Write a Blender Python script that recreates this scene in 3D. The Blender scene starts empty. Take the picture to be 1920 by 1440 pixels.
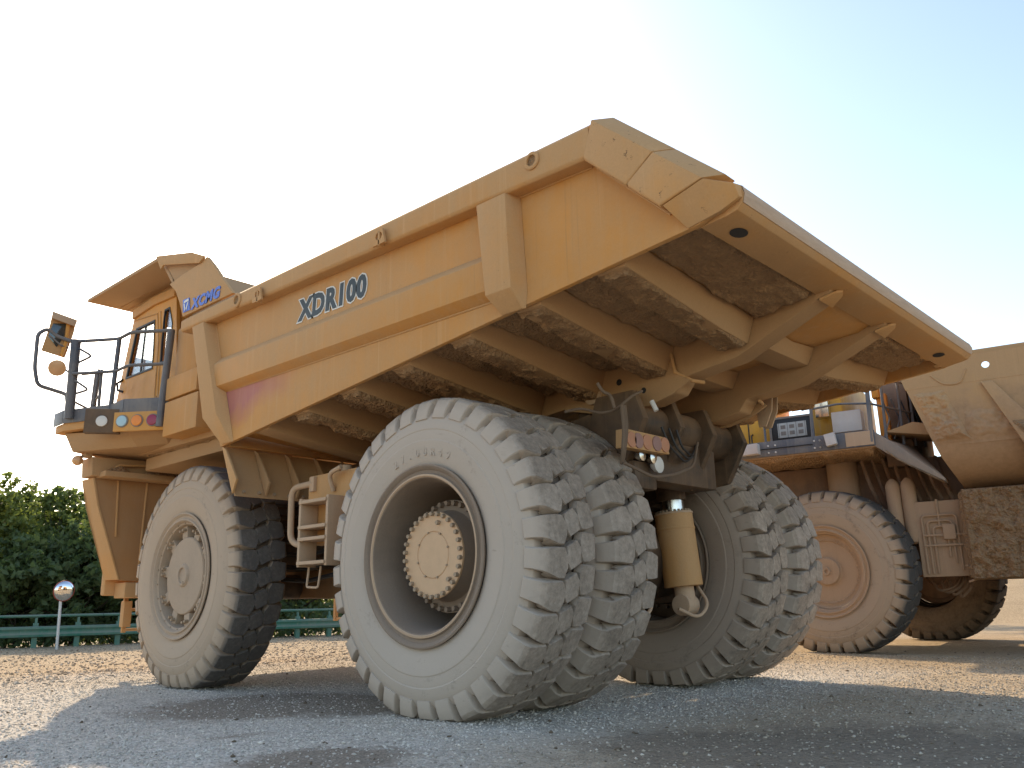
import bpy, bmesh, math, random
import numpy as np
from mathutils import Vector, Matrix, noise as mnoise
R_ = math.radians
random.seed(7); rng = np.random.default_rng(7)
sc = bpy.context.scene
col = sc.collection

# ---------------------------------------------------------------- camera
CAM = (-5.3832, 7.1325, 0.8823); YAW, PITCH, ROLL, FPX = R_(-47.2668), R_(14.6285), R_(-1.1794), 1573.03
def cam_axes():
    cy, sy, cp, sp = math.cos(YAW), math.sin(YAW), math.cos(PITCH), math.sin(PITCH)
    f = Vector((cy*cp, sy*cp, sp)); r = Vector((sy, -cy, 0)); u = r.cross(f)
    c, s = math.cos(ROLL), math.sin(ROLL)
    return r*c + u*s, u*c - r*s, f
CR, CU, CF = cam_axes()
cam = bpy.data.cameras.new('camera'); camo = bpy.data.objects.new('camera', cam); col.objects.link(camo)
m = Matrix((CR, CU, -CF)).transposed().to_4x4(); m.translation = Vector(CAM); camo.matrix_world = m
cam.sensor_width = 36; cam.lens = 36*FPX/1920; cam.clip_end = 2000; cam.clip_start = .05
sc.camera = camo

# ---------------------------------------------------------------- sky, sun, exposure
SUN_AZ, SUN_EL = R_(-20.5), R_(30)          # azimuth from +x towards +y
w = bpy.data.worlds.new('World'); sc.world = w; w.use_nodes = True
nt = w.node_tree; bg = nt.nodes['Background']
sky = nt.nodes.new('ShaderNodeTexSky'); sky.sky_type = 'NISHITA'; sky.sun_disc = False
sky.sun_elevation = SUN_EL; sky.sun_rotation = R_(90) - SUN_AZ
sky.air_density = 1.0; sky.dust_density = 1.0; sky.ozone_density = 1.0; sky.altitude = 0
nt.links.new(sky.outputs[0], bg.inputs[0]); bg.inputs[1].default_value = 0.15
sl = bpy.data.lights.new('sun', 'SUN'); sl.energy = 2.5; sl.angle = R_(.6); sl.color = (1, .83, .62)
so = bpy.data.objects.new('sun', sl); col.objects.link(so)
sd = Vector((math.cos(SUN_EL)*math.cos(SUN_AZ), math.cos(SUN_EL)*math.sin(SUN_AZ), math.sin(SUN_EL)))
so.rotation_euler = sd.to_track_quat('Z', 'Y').to_euler(); so.location = sd*60
vs = sc.view_settings; vs.view_transform = 'Standard'; vs.look = 'None'; vs.gamma = 1; vs.exposure = 1.2
vs.use_curve_mapping = False
vs.use_white_balance = True; vs.white_balance_temperature = 7150; vs.white_balance_tint = 10

# ---------------------------------------------------------------- pixel -> point on a plane
def ray(u, v): return (CR*((u-960)/FPX) - CU*((v-720)/FPX) + CF)
def px(u, v, ax, val):
    d = ray(u, v); i = 'xyz'.index(ax); t = (val-CAM[i])/d[i]; return Vector(CAM) + d*t
def side(pts, y):                      # picture points -> (x,z) on the plane y
    return [(lambda p: (p.x, p.z))(px(u, v, 'y', y)) for u, v in pts]

# ---------------------------------------------------------------- mesh helpers
class MB:
    def __init__(s): s.v = []; s.f = []
    def add(s, vs, fs):
        o = len(s.v); s.v += [tuple(p) for p in vs]; s.f += [tuple(i+o for i in f) for f in fs]; return s
    def box(s, c, d, rot=None):
        x, y, z = d[0]/2, d[1]/2, d[2]/2
        vs = [Vector((a*x, b*y, e*z)) for a in (-1, 1) for b in (-1, 1) for e in (-1, 1)]
        if rot is not None: vs = [rot @ p for p in vs]
        return s.add([p+Vector(c) for p in vs], [(0,1,3,2),(4,6,7,5),(0,4,5,1),(2,3,7,6),(0,2,6,4),(1,5,7,3)])
    def bb(s, x0, x1, y0, y1, z0, z1): return s.box(((x0+x1)/2,(y0+y1)/2,(z0+z1)/2),(x1-x0,y1-y0,z1-z0))
    def loft(s, rings, cap=True, closed=True):
        n = len(rings[0]); vs = [p for r in rings for p in r]; fs = []
        for i in range(len(rings)-1):
            for j in range(n if closed else n-1):
                k = (j+1) % n; fs.append((i*n+j, i*n+k, (i+1)*n+k, (i+1)*n+j))
        if cap: fs += [tuple(range(n))[::-1], tuple((len(rings)-1)*n+j for j in range(n))]
        return s.add(vs, fs)
    def prism_y(s, poly, y0, y1): return s.loft([[(x, y, z) for x, z in poly] for y in (y0, y1)])
    def prism_x(s, poly, x0, x1): return s.loft([[(x, y, z) for y, z in poly] for x in (x0, x1)])
    def prism_z(s, poly, z0, z1): return s.loft([[(x, y, z) for x, y in poly] for z in (z0, z1)])
    def cyl(s, a, b, r, r2=None, n=20):
        a, b = Vector(a), Vector(b); d = (b-a).normalized(); t = d.orthogonal().normalized(); q = d.cross(t)
        r2 = r if r2 is None else r2
        ring = lambda c, rr: [c + (t*math.cos(k*2*math.pi/n) + q*math.sin(k*2*math.pi/n))*rr for k in range(n)]
        return s.loft([ring(a, r), ring(b, r2)])
    def tube(s, path, r, n=10):
        P = [Vector(p) for p in path]; rings = []; t = None
        for i, c in enumerate(P):
            d = ((P[min(i+1, len(P)-1)]-c).normalized() + (c-P[max(i-1, 0)]).normalized())
            d = d.normalized() if d.length > 1e-6 else Vector((0,0,1))
            t = d.orthogonal().normalized() if t is None else (t - d*t.dot(d)).normalized()
            q = d.cross(t)
            rings.append([c + (t*math.cos(k*2*math.pi/n) + q*math.sin(k*2*math.pi/n))*r for k in range(n)])
        return s.loft(rings)
    def lathe_y(s, prof, n=72, cx=0, cz=0, cap=False):
        rings = [[(cx+r*math.cos(k*2*math.pi/n), y, cz+r*math.sin(k*2*math.pi/n)) for k in range(n)] for y, r in prof]
        return s.loft(rings, cap=cap)
    def build(s, name, mat, parent=None, bevel=0, smooth=35, seg=2):
        me = bpy.data.meshes.new(name); me.from_pydata(s.v, [], s.f); me.update()
        b = bmesh.new(); b.from_mesh(me); bmesh.ops.recalc_face_normals(b, faces=b.faces)
        if bevel:
            es = [e for e in b.edges if len(e.link_faces) == 2 and e.calc_face_angle(0) > R_(28)]
            if es: bmesh.ops.bevel(b, geom=es, offset=bevel, segments=seg, affect='EDGES', clamp_overlap=True, profile=.6)
        b.to_mesh(me); b.free()
        return link(name, me, mat, parent, smooth)
def link(name, me, mat, parent=None, smooth=35):
    if mat is not None: me.materials.clear(); me.materials.append(mat)
    if smooth:
        me.polygons.foreach_set('use_smooth', [True]*len(me.polygons)); me.set_sharp_from_angle(angle=R_(smooth))
    o = bpy.data.objects.new(name, me); col.objects.link(o)
    if parent is not None: o.parent = parent
    return o
def rounded(path, rad=.08, n=5):
    P = [Vector(p) for p in path]; out = [P[0]]
    for i in range(1, len(P)-1):
        a, b, c = P[i-1], P[i], P[i+1]; r = min(rad, (a-b).length*.45, (c-b).length*.45)
        s0 = b+(a-b).normalized()*r; s1 = b+(c-b).normalized()*r
        for k in range(n+1):
            t = k/n; out.append(s0*(1-t)**2 + b*2*t*(1-t) + s1*t*t)
    return out + [P[-1]]
def holed(name, outer, holes, to3, nrm, thick, mat, parent, bevel=.006):
    """plate with real openings: 2-d loops mapped by to3, thickness along nrm"""
    b = bmesh.new(); es = []
    for lp in [outer]+holes:
        vs = [b.verts.new(to3(*q)) for q in lp]
        es += [b.edges.new((vs[i], vs[(i+1) % len(vs)])) for i in range(len(vs))]
    fs = [g for g in bmesh.ops.triangle_fill(b, edges=es, use_beauty=True)['geom'] if isinstance(g, bmesh.types.BMFace)]
    ex = bmesh.ops.extrude_face_region(b, geom=fs)
    for g in ex['geom']:
        if isinstance(g, bmesh.types.BMVert): g.co += Vector(nrm)*thick
    bmesh.ops.recalc_face_normals(b, faces=b.faces)
    me = bpy.data.meshes.new(name); b.to_mesh(me); b.free()
    return link(name, me, mat, parent, 30)
def tag(o, label=None, cat=None, group=None, kind=None):
    if label: o['label'] = label
    if cat: o['category'] = cat
    if group: o['group'] = group
    if kind: o['kind'] = kind
    return o
def empty(name, loc=(0,0,0), rz=0, parent=None):
    o = bpy.data.objects.new(name, None); col.objects.link(o); o.location = loc; o.rotation_euler.z = rz
    o.empty_display_size = .3
    if parent is not None: o.parent = parent
    return o
def lumps(name, mat, parent, quad, nu, nv, amp, scale, nrm, seed=0, edge=.12, cover=0.0, kind='stuff'):
    """caked mud: a sheet over a quad (4 corners), pushed out along nrm by noise, fading to its edges"""
    a, b_, c, d = [Vector(q) for q in quad]; N = Vector(nrm).normalized(); vs = []; keep = []
    for i in range(nu+1):
        for j in range(nv+1):
            s, t = i/nu, j/nv
            p = a*(1-s)*(1-t) + b_*s*(1-t) + c*s*t + d*(1-s)*t
            q = p*scale + Vector((seed*7.3, seed*3.1, seed))
            h = .55+.5*mnoise.fractal(q, 1.0, 2.1, 5) + .5*max(0, mnoise.noise(q*.35+Vector((seed, 0, 0)))-cover)
            h += .22*(1-mnoise.voronoi(q*2.2)[0][0]*1.6)
            e = min(s, 1-s)*((b_-a).length)/edge; f = min(t, 1-t)*((d-a).length)/edge
            k = max(0, min(1, e, f)); k = k*k*(3-2*k)
            k *= min(1, max(0, (mnoise.noise(q*.4+Vector((0, seed*2, 9)))+.75-cover)*2.5))
            vs.append(p + N*(amp*h*k - .02*(1-k)))
    fs = [(i*(nv+1)+j, (i+1)*(nv+1)+j, (i+1)*(nv+1)+j+1, i*(nv+1)+j+1) for i in range(nu) for j in range(nv)]
    me = bpy.data.meshes.new(name); me.from_pydata(vs, [], fs); me.update()
    o = link(name, me, mat, parent, 60)
    if kind: o['kind'] = kind
    return o

# ---------------------------------------------------------------- materials
MATS = {}
class N:
    def __init__(s, name):
        s.m = bpy.data.materials.new(name); s.m.use_nodes = True; s.t = s.m.node_tree; s.b = s.t.nodes['Principled BSDF']
        s.out = s.t.nodes['Material Output']; MATS[name] = s.m; s.tc = s.n('ShaderNodeTexCoord'); s.obj = s.tc.outputs['Object']
    def n(s, t, **k):
        x = s.t.nodes.new(t)
        for a, v in k.items(): setattr(x, a, v)
        return x
    def l(s, a, b): s.t.links.new(a, b)
    def mapping(s, scale, loc=(0,0,0), rot=(0,0,0), src=None):
        x = s.n('ShaderNodeMapping'); x.inputs['Scale'].default_value = scale; x.inputs['Location'].default_value = loc
        x.inputs['Rotation'].default_value = rot; s.l(src or s.obj, x.inputs[0]); return x.outputs[0]
    def noise(s, scale, detail=6, rough=.6, src=None, dist=0):
        x = s.n('ShaderNodeTexNoise'); x.inputs['Scale'].default_value = scale; x.inputs['Detail'].default_value = detail
        x.inputs['Roughness'].default_value = rough; x.inputs['Distortion'].default_value = dist
        s.l(src or s.obj, x.inputs['Vector']); return x.outputs[0]
    def voro(s, scale, feature='F1', src=None, out=0):
        x = s.n('ShaderNodeTexVoronoi', feature=feature); x.inputs['Scale'].default_value = scale
        s.l(src or s.obj, x.inputs['Vector']); return x.outputs[out]
    def ramp(s, src, stops, interp='LINEAR'):
        x = s.n('ShaderNodeValToRGB'); x.color_ramp.interpolation = interp; e = x.color_ramp.elements
        while len(e) < len(stops): e.new(.5)
        for el, (p, c) in zip(e, stops):
            el.position = p; el.color = (c, c, c, 1) if not isinstance(c, tuple) else (*c, 1)
        s.l(src, x.inputs[0]); return x.outputs[0]
    def mix(s, f, a, b, mode='MIX'):
        x = s.n('ShaderNodeMix', data_type='RGBA', blend_type=mode)
        for i, v in ((0, f), (6, a), (7, b)):
            if isinstance(v, (int, float)): x.inputs[i].default_value = v
            elif isinstance(v, tuple): x.inputs[i].default_value = (*v, 1)
            else: s.l(v, x.inputs[i])
        return x.outputs[2]
    def math(s, op, a, b=0., clamp=False):
        x = s.n('ShaderNodeMath', operation=op); x.use_clamp = clamp
        for i, v in ((0, a), (1, b)):
            if isinstance(v, (int, float)): x.inputs[i].default_value = v
            else: s.l(v, x.inputs[i])
        return x.outputs[0]
    def bump(s, h, strength=.3, dist=.02):
        x = s.n('ShaderNodeBump'); x.inputs['Strength'].default_value = strength; x.inputs['Distance'].default_value = dist
        s.l(h, x.inputs['Height']); s.l(x.outputs[0], s.b.inputs['Normal'])
    def set(s, color=None, rough=None, metal=None, spec=None):
        for k, v in (('Base Color', color), ('Roughness', rough), ('Metallic', metal), ('Specular IOR Level', spec)):
            if v is None: continue
            if isinstance(v, (int, float)): s.b.inputs[k].default_value = v
            elif isinstance(v, tuple): s.b.inputs[k].default_value = (*v, 1)
            else: s.l(v, s.b.inputs[k])
        return s.m
    def upness(s):
        g = s.n('ShaderNodeNewGeometry'); x = s.n('ShaderNodeSeparateXYZ'); s.l(g.outputs['Normal'], x.inputs[0]); return x.outputs[2]

def paint(name, base, dust, amt=.35, rough=.42, chips=.0, streak=.5, up=.6, grain=.5, chipcol=(.10,.055,.03)):
    k = N(name)
    n1 = k.noise(.9, 7, .62, dist=.6); n2 = k.noise(7, 6, .7)
    st = k.noise(1.0, 5, .65, src=k.mapping((5, 5, .45)))
    f = k.math('ADD', k.math('MULTIPLY', n1, .9), k.math('MULTIPLY', st, streak))
    f = k.math('ADD', f, k.math('MULTIPLY', n2, .35))
    f = k.math('ADD', f, k.math('MULTIPLY', k.math('MAXIMUM', k.upness(), 0.), up))
    lo = .86 + streak*.45 - amt*.9
    f = k.math('MULTIPLY', k.math('SUBTRACT', f, lo-.25), 1.6, True)
    f = k.math('MULTIPLY', f, .92)
    b2 = k.mix(k.noise(2.3, 4), tuple(c*.86 for c in base), tuple(min(1, c*1.12) for c in base))
    c = k.mix(f, b2, k.mix(k.noise(60, 3), tuple(x*.9 for x in dust), tuple(x*1.1 for x in dust)))
    sp = k.math('MULTIPLY', k.math('SUBTRACT', k.noise(24, 7, .8, dist=.4), .60), 9., True)
    sp = k.math('MULTIPLY', sp, k.math('MULTIPLY', k.math('SUBTRACT', k.noise(.8, 4), .40), 3.2, True))
    c = k.mix(k.math('MULTIPLY', sp, .7), c, tuple(x*.62 for x in dust))
    run = k.math('MULTIPLY', k.math('SUBTRACT', k.noise(1., 4, .7, src=k.mapping((13, 13, .35))), .57), 6., True)
    c = k.mix(k.math('MULTIPLY', run, .45*streak*2), c, tuple(min(1, x*1.22) for x in dust))
    drip = k.math('MULTIPLY', k.math('SUBTRACT', k.noise(1., 5, .75, src=k.mapping((22, 22, .5), loc=(3, 1, 7))), .58), 7., True)
    drip = k.math('MULTIPLY', drip, k.math('MULTIPLY', k.math('SUBTRACT', k.noise(.55, 3), .42), 5., True))
    c = k.mix(k.math('MULTIPLY', drip, .38*streak*2), c, tuple(x*.48 for x in dust))
    if chips:
        ch = k.math('GREATER_THAN', k.noise(11, 9, .78), .735 - chips*.11)
        c = k.mix(k.math('MULTIPLY', ch, .8), c, chipcol)
    k.set(c, k.math('ADD', k.math('MULTIPLY', f, .45), rough), 0, .35)
    h = k.math('ADD', k.math('MULTIPLY', k.noise(55, 5, .7), grain), k.math('MULTIPLY', k.noise(1.7, 3), 3.))
    h = k.math('ADD', h, k.math('MULTIPLY', sp, .5))
    k.bump(h, .25, .014)
    return k.m
DUST = (.50, .295, .14); DUSTP = (.45, .275, .145)
YEL = (.60, .24, .024)
def make_mats():
    paint('yellow', YEL, DUST, .40, chips=.45)
    paint('bolster', (.62, .27, .045), DUST, .58, chips=1.0)
    paint('rim_brown', (.12, .088, .062), (.27, .20, .145), .60, streak=.3)
    paint('yellow_dusty', (.58, .24, .035), DUST, .60, chips=.6)
    paint('yellow_under', (.52, .235, .04), (.41, .25, .13), .88, streak=.3)
    paint('yellow_fresh', (.68, .285, .022), DUST, .16, chips=.1)
    paint('dusty_steel', (.36, .24, .14), (.50, .345, .225), .75, streak=.3)
    paint('front_rim', (.26, .19, .13), (.42, .315, .225), .62, streak=.3)
    paint('oily_steel', (.030, .021, .015), (.26, .155, .085), .16, streak=.4)
    paint('navy', (.045, .06, .09), (.30, .26, .22), .22, rough=.35, up=.4)
    paint('slate', (.08, .09, .105), (.34, .27, .21), .30, rough=.4)
    paint('brown_fender', (.36, .155, .04), (.36, .20, .095), .55, streak=.35)
    paint('tan2', (.60, .33, .095), DUSTP, .72, chips=.35, streak=.4)
    paint('cab2', (.72, .36, .025), DUSTP, .10)
    paint('rust2', (.30, .18, .105), (.42, .285, .185), .66)
    paint('grey_cabinet', (.62, .60, .58), (.50, .40, .33), .25)
    paint('dark2', (.05, .045, .04), (.33, .21, .14), .38)
    paint('gunmetal', (.12, .125, .13), (.36, .27, .20), .45)
    paint('green_rail', (.012, .16, .115), (.20, .24, .19), .22, rough=.45)
    # the bed side: ochre with a faded pink-red primer patch low at the front
    src = MATS['yellow']; mm = src.copy(); mm.name = 'bed_side'; MATS['bed_side'] = mm
    t = mm.node_tree; bs = t.nodes['Principled BSDF']; old = bs.inputs['Base Color'].links[0].from_socket
    k = N.__new__(N); k.m = mm; k.t = t; k.b = bs; k.tc = t.nodes.new('ShaderNodeTexCoord'); k.obj = k.tc.outputs['Object']
    sx = k.n('ShaderNodeSeparateXYZ'); k.l(k.obj, sx.inputs[0])
    wob = k.math('MULTIPLY', k.math('SUBTRACT', k.noise(2.2, 6), .5), .5)
    X = k.math('ADD', sx.outputs[0], wob)
    fx = k.math('MULTIPLY', k.math('SUBTRACT', X, 1.75), 1.1, True)
    line = k.math('SUBTRACT', k.math('ADD', sx.outputs[2], wob), k.math('ADD', k.math('MULTIPLY', sx.outputs[0], -.16), 3.37))
    fz = k.math('MULTIPLY', k.math('ADD', line, .06), 5., True)
    fz2 = k.math('MULTIPLY', k.math('SUBTRACT', 3.36, sx.outputs[2]), 30., True)
    f = k.math('MULTIPLY', k.math('MULTIPLY', fx, fz), fz2)
    f = k.math('MULTIPLY', f, k.math('ADD', k.math('MULTIPLY', k.noise(1, 5, src=k.mapping((9, 9, .8))), .7), .45, True))
    k.l(k.mix(f, old, k.mix(k.noise(1, 5, src=k.mapping((8, 8, .7))), (.33, .075, .09), (.50, .22, .21))), bs.inputs['Base Color'])
    src = MATS['tan2']; mm = src.copy(); mm.name = 'bed2'; MATS['bed2'] = mm; t = mm.node_tree; bs = t.nodes['Principled BSDF']; old = bs.inputs['Base Color'].links[0].from_socket
    k = N.__new__(N); k.m = mm; k.t = t; k.b = bs; k.tc = t.nodes.new('ShaderNodeTexCoord'); k.obj = k.tc.outputs['Object']
    sx = k.n('ShaderNodeSeparateXYZ'); k.l(k.obj, sx.inputs[0])
    f = k.math('ADD', k.math('MULTIPLY', k.math('SUBTRACT', 3.85, sx.outputs[2]), 1.5), k.math('MULTIPLY', k.math('SUBTRACT', k.noise(1.6, 9, .7), .5), 3.2))
    f = k.math('MULTIPLY', f, 1.6, True)
    k.l(k.mix(k.math('MULTIPLY', f, .85), old, k.mix(k.noise(14, 8, .7), (.24, .14, .075), (.50, .315, .18))), bs.inputs['Base Color'])
    # mud
    for nm, a, b_ in (('mud', (.33, .195, .105), (.60, .37, .20)), ('mud_dark', (.32, .19, .10), (.57, .35, .19)), ('mud_pale', (.26, .155, .085), (.54, .345, .20))):
        k = N(nm); f = k.noise(14, 8, .7); k.set(k.mix(f, a, b_), .95, 0, .15)
        k.bump(k.math('ADD', k.noise(38, 8, .75), k.math('MULTIPLY', k.voro(30), .9)), .95, .05)
    # plain things
    def plain(nm, c, r=.5, metal=0, em=None, bumpy=0):
        k = N(nm); k.set(k.mix(k.noise(9, 5), tuple(x*.85 for x in c), tuple(min(1, x*1.12) for x in c)), r, metal)
        if bumpy: k.bump(k.noise(40, 6), bumpy, .01)
        if em: k.b.inputs['Emission Color'].default_value = (*c, 1); k.b.inputs['Emission Strength'].default_value = em
        return k.m
    plain('chrome', (.62, .60, .57), .22, 1); plain('bolt', (.36, .26, .17), .7, .1, bumpy=.4); plain('rubber_hose', (.035, .033, .032), .6)
    plain('hose_dusty', (.17, .115, .075), .85, bumpy=.4); plain('black', (.012, .012, .013), .5); plain('seal', (.02, .02, .022), .6)
    plain('lens_blue', (.38, .55, .60), .25); plain('lens_orange', (.80, .24, .03), .3); plain('lens_red', (.30, .02, .06), .25)
    plain('lens_dusty_orange', (.50, .23, .13), .7); plain('lens_dusty_red', (.34, .19, .16), .7); plain('lens_white', (.66, .62, .56), .4)
    plain('amber', (.62, .34, .16), .25); plain('ink', (.028, .038, .038), .5); plain('white_ink', (.72, .70, .64), .5)
    plain('blue_ink', (.03, .10, .48), .4); plain('hub_face', (.60, .38, .215), .6, bumpy=.2)
    plain('grey_pole', (.55, .55, .54), .4, .3); plain('red_rim', (.35, .05, .03), .5); plain('segment', (.42, .42, .40), .5)
    plain('orange_panel', (.68, .26, .03), .5); plain('bark', (.07, .055, .04), .9, bumpy=.6)
    k = N('mirror_glass'); k.set((.80, .82, .84), .03, 1.); k.bump(k.noise(3, 2), .05, .02)
    k = N('mirror_dark'); k.set((.10, .115, .115), .08, .6)
    k = N('worn_edge'); f = k.noise(4, 8, .75, src=k.mapping((6, 1, 6))); k.set(k.mix(f, (.34, .20, .105), (.60, .43, .29)), .7, 0); k.bump(k.noise(30, 6), .5, .01)
    # glass: mostly see-through pane with a reflection
    k = N('glass'); tr = k.n('ShaderNodeBsdfTransparent'); tr.inputs[0].default_value = (.98, .99, .985, 1)
    gl = k.n('ShaderNodeBsdfGlossy'); gl.inputs['Roughness'].default_value = .03; gl.inputs[0].default_value = (.8, .85, .85, 1)
    fr = k.n('ShaderNodeFresnel'); fr.inputs[0].default_value = 1.5; mx = k.n('ShaderNodeMixShader')
    k.l(k.math('MULTIPLY', fr.outputs[0], .75), mx.inputs[0]); k.l(tr.outputs[0], mx.inputs[1]); k.l(gl.outputs[0], mx.inputs[2]); k.l(mx.outputs[0], k.out.inputs[0])
    # tyres: rubber under dried dust; the attribute 'top' is 1 on the running surface
    def tyre(nm, side_c, tread_c, rub, side_amt, tread_amt, patch=.5):
        k = N(nm); at = k.n('ShaderNodeAttribute', attribute_name='top'); top = at.outputs['Fac']
        f1 = k.noise(2.6, 8, .68, dist=.8); f2 = k.noise(24, 9, .78)
        lev = k.math('ADD', k.math('MULTIPLY', f1, .55), k.math('MULTIPLY', f2, .5))
        fs = k.math('MULTIPLY', k.math('SUBTRACT', lev, .80-side_amt*.6), 4.2, True)
        sc1 = k.math('MULTIPLY', k.math('SUBTRACT', k.noise(1., 7, .75, src=k.mapping((7, 2, 22)), dist=.5), .60), 8., True)
        sc1 = k.math('MULTIPLY', sc1, k.math('MULTIPLY', k.math('SUBTRACT', k.noise(1.9, 3), .47), 6., True))
        fs = k.math('MULTIPLY', fs, k.math('SUBTRACT', 1., k.math('MULTIPLY', sc1, .55)))
        ft = k.math('MULTIPLY', k.math('SUBTRACT', lev, .80-tread_amt*.6), 4.6, True)
        cs = k.mix(fs, rub, k.mix(k.noise(1.4, 5), tuple(x*.88 for x in side_c), side_c))
        ct = k.mix(ft, tuple(x*1.25 for x in rub), k.mix(f2, tuple(x*.75 for x in tread_c), tuple(x*1.1 for x in tread_c)))
        dp = k.n('ShaderNodeAttribute', attribute_name='groove_shade')  # shade inside the tread slits, painted dark on the groove floors
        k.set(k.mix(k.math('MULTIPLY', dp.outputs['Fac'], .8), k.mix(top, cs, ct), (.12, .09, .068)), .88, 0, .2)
        k.bump(k.math('ADD', k.math('MULTIPLY', k.noise(30, 8, .75), .7), k.math('MULTIPLY', k.math('MULTIPLY', k.voro(26), top), .35)), .40, .014)
    tyre('tyre_rear', (.50, .415, .335), (.43, .35, .28), (.17, .135, .105), .98, .64)
    tyre('tyre_front', (.48, .365, .265), (.21, .18, .155), (.085, .076, .068), .98, .50)
    tyre('tyre_inner', (.37, .29, .225), (.47, .375, .29), (.17, .135, .105), .92, .62)
    tyre('tyre_shade', (.20, .145, .10), (.15, .11, .085), (.06, .05, .04), .8, .4)  # darker copy of the far tyre, shade under the truck painted in
    tyre('tyre_far', (.42, .315, .225), (.19, .15, .12), (.065, .058, .053), .92, .42)
    # leaves
    for nm, a, b_ in (('leaf_mid', (.095, .14, .05), (.18, .225, .075)), ('leaf_dark', (.085, .13, .06), (.145, .195, .085)), ('leaf_light', (.14, .18, .05), (.24, .27, .075))):
        k = N(nm); f = k.noise(.9, 4); g = k.noise(6, 2); c = k.mix(k.math('ADD', k.math('MULTIPLY', f, .6), k.math('MULTIPLY', g, .4)), a, b_)
        k.set(c, .55, 0, .3); tl = k.n('ShaderNodeBsdfTranslucent'); k.l(k.mix(.5, c, (.16, .22, .03)), tl.inputs[0])
        mx = k.n('ShaderNodeMixShader'); mx.inputs[0].default_value = .5
        k.l(k.b.outputs[0], mx.inputs[1]); k.l(tl.outputs[0], mx.inputs[2]); k.l(mx.outputs[0], k.out.inputs[0])
    # ground
    k = N('gravel_ground'); at = k.n('ShaderNodeAttribute', attribute_name='mud'); mud = at.outputs['Fac']
    at2 = k.n('ShaderNodeAttribute', attribute_name='tan'); tan = at2.outputs['Fac']
    cell = k.n('ShaderNodeTexVoronoi'); cell.inputs['Scale'].default_value = 42; k.l(k.obj, cell.inputs['Vector'])
    sx = k.n('ShaderNodeSeparateColor'); k.l(cell.outputs['Color'], sx.inputs[0])
    f2 = k.noise(5, 8, .7)
    grav = k.mix(k.math('ADD', k.math('MULTIPLY', sx.outputs[0], .7), k.math('MULTIPLY', f2, .3)), (.36, .325, .275), (.82, .75, .65))
    tanc = k.mix(k.math('ADD', k.math('MULTIPLY', sx.outputs[1], .5), k.math('MULTIPLY', k.noise(1.2, 7), .5)), (.28, .20, .115), (.62, .475, .31))
    c = k.mix(tan, grav, tanc)
    mf = k.math('MULTIPLY', k.math('SUBTRACT', k.math('ADD', mud, k.math('MULTIPLY', k.noise(2.6, 9, .72), .75)), .72), 4.5, True)
    mudc = k.mix(k.math('MULTIPLY', k.math('SUBTRACT', k.noise(26, 9, .8), .30), 2.4, True), (.075, .058, .042), (.42, .335, .245))
    c = k.mix(k.math('MULTIPLY', mf, .8), c, mudc)
    k.set(c, .95, 0, .15)
    hh = k.math('ADD', k.math('MULTIPLY', cell.outputs['Distance'], -.8), k.math('MULTIPLY', k.noise(14, 8, .7), 1.2))
    k.bump(hh, .8, .03)
    k = N('ground_clod'); k.set(k.mix(k.noise(9, 6), (.10, .075, .052), (.24, .18, .125)), .95, 0, .1); k.bump(k.noise(60, 6), .6, .01)
    k = N('gravel_stone'); v = k.n('ShaderNodeAttribute', attribute_name='shade'); 
    tn = k.n('ShaderNodeAttribute', attribute_name='tan')
    k.set(k.mix(tn.outputs['Fac'], k.mix(v.outputs['Fac'], (.34, .305, .26), (.86, .79, .69)), k.mix(v.outputs['Fac'], (.20, .15, .10), (.54, .45, .34))), .9, 0, .2)
    k.bump(k.noise(120, 4), .3, .004)
make_mats()
M = MATS
# ================================================================ the ground
def vnoise(x, y, s, seed):
    xs, ys = x*s+seed*17.3, y*s+seed*5.7; xi, yi = np.floor(xs).astype(np.int64), np.floor(ys).astype(np.int64)
    fx, fy = xs-xi, ys-yi; fx = fx*fx*(3-2*fx); fy = fy*fy*(3-2*fy)
    h = lambda a, b: (np.sin(a*127.1+b*311.7+seed*74.7)*43758.5453) % 1.0
    return (h(xi,yi)*(1-fx)+h(xi+1,yi)*fx)*(1-fy) + (h(xi,yi+1)*(1-fx)+h(xi+1,yi+1)*fx)*fy
def fbm(x, y, s, seed, o=4): return sum(vnoise(x, y, s*2**k, seed+k)*.5**k for k in range(o))/1.9
def mud_at(x, y):
    m = np.zeros_like(x)
    for (u, v, ru, rv, wgt) in ((500, 1318, 1.5, .85, .85), (660, 1318, .9, .7, .8), (610, 1425, .75, .42, .75), (450, 1378, .5, .22, .5), (1400, 1400, 1.5, .8, .72), (1750, 1400, 2.2, 1.0, .68), (1150, 1330, .6, .25, .25), (1420, 1315, .5, .2, .3)):
        c = px(u, v, 'z', 0); d = Vector((c.x-CAM[0], c.y-CAM[1])).normalized()
        a = (x-c.x)*d.x + (y-c.y)*d.y; b = -(x-c.x)*d.y + (y-c.y)*d.x
        m = np.maximum(m, wgt*np.exp(-((a/rv/1.6)**2 + (b/ru)**2)))
    return m
def tan_at(x, y):
    d = np.hypot((x-0.5)/1.25, y-1.5); t = np.clip((d-3.9)/3.0, 0, 1)  # tan dust farther out, with golden sunlight painted into the colour
    hard = np.clip((-.9-x)/1.2, 0, 1)*np.clip((4.6-y)/1.5, 0, 1)     # trodden brown earth behind the tail
    return np.clip(np.maximum(t, .75*hard) + .35*(fbm(x, y, .7, 5)-.5), 0, 1)
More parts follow.
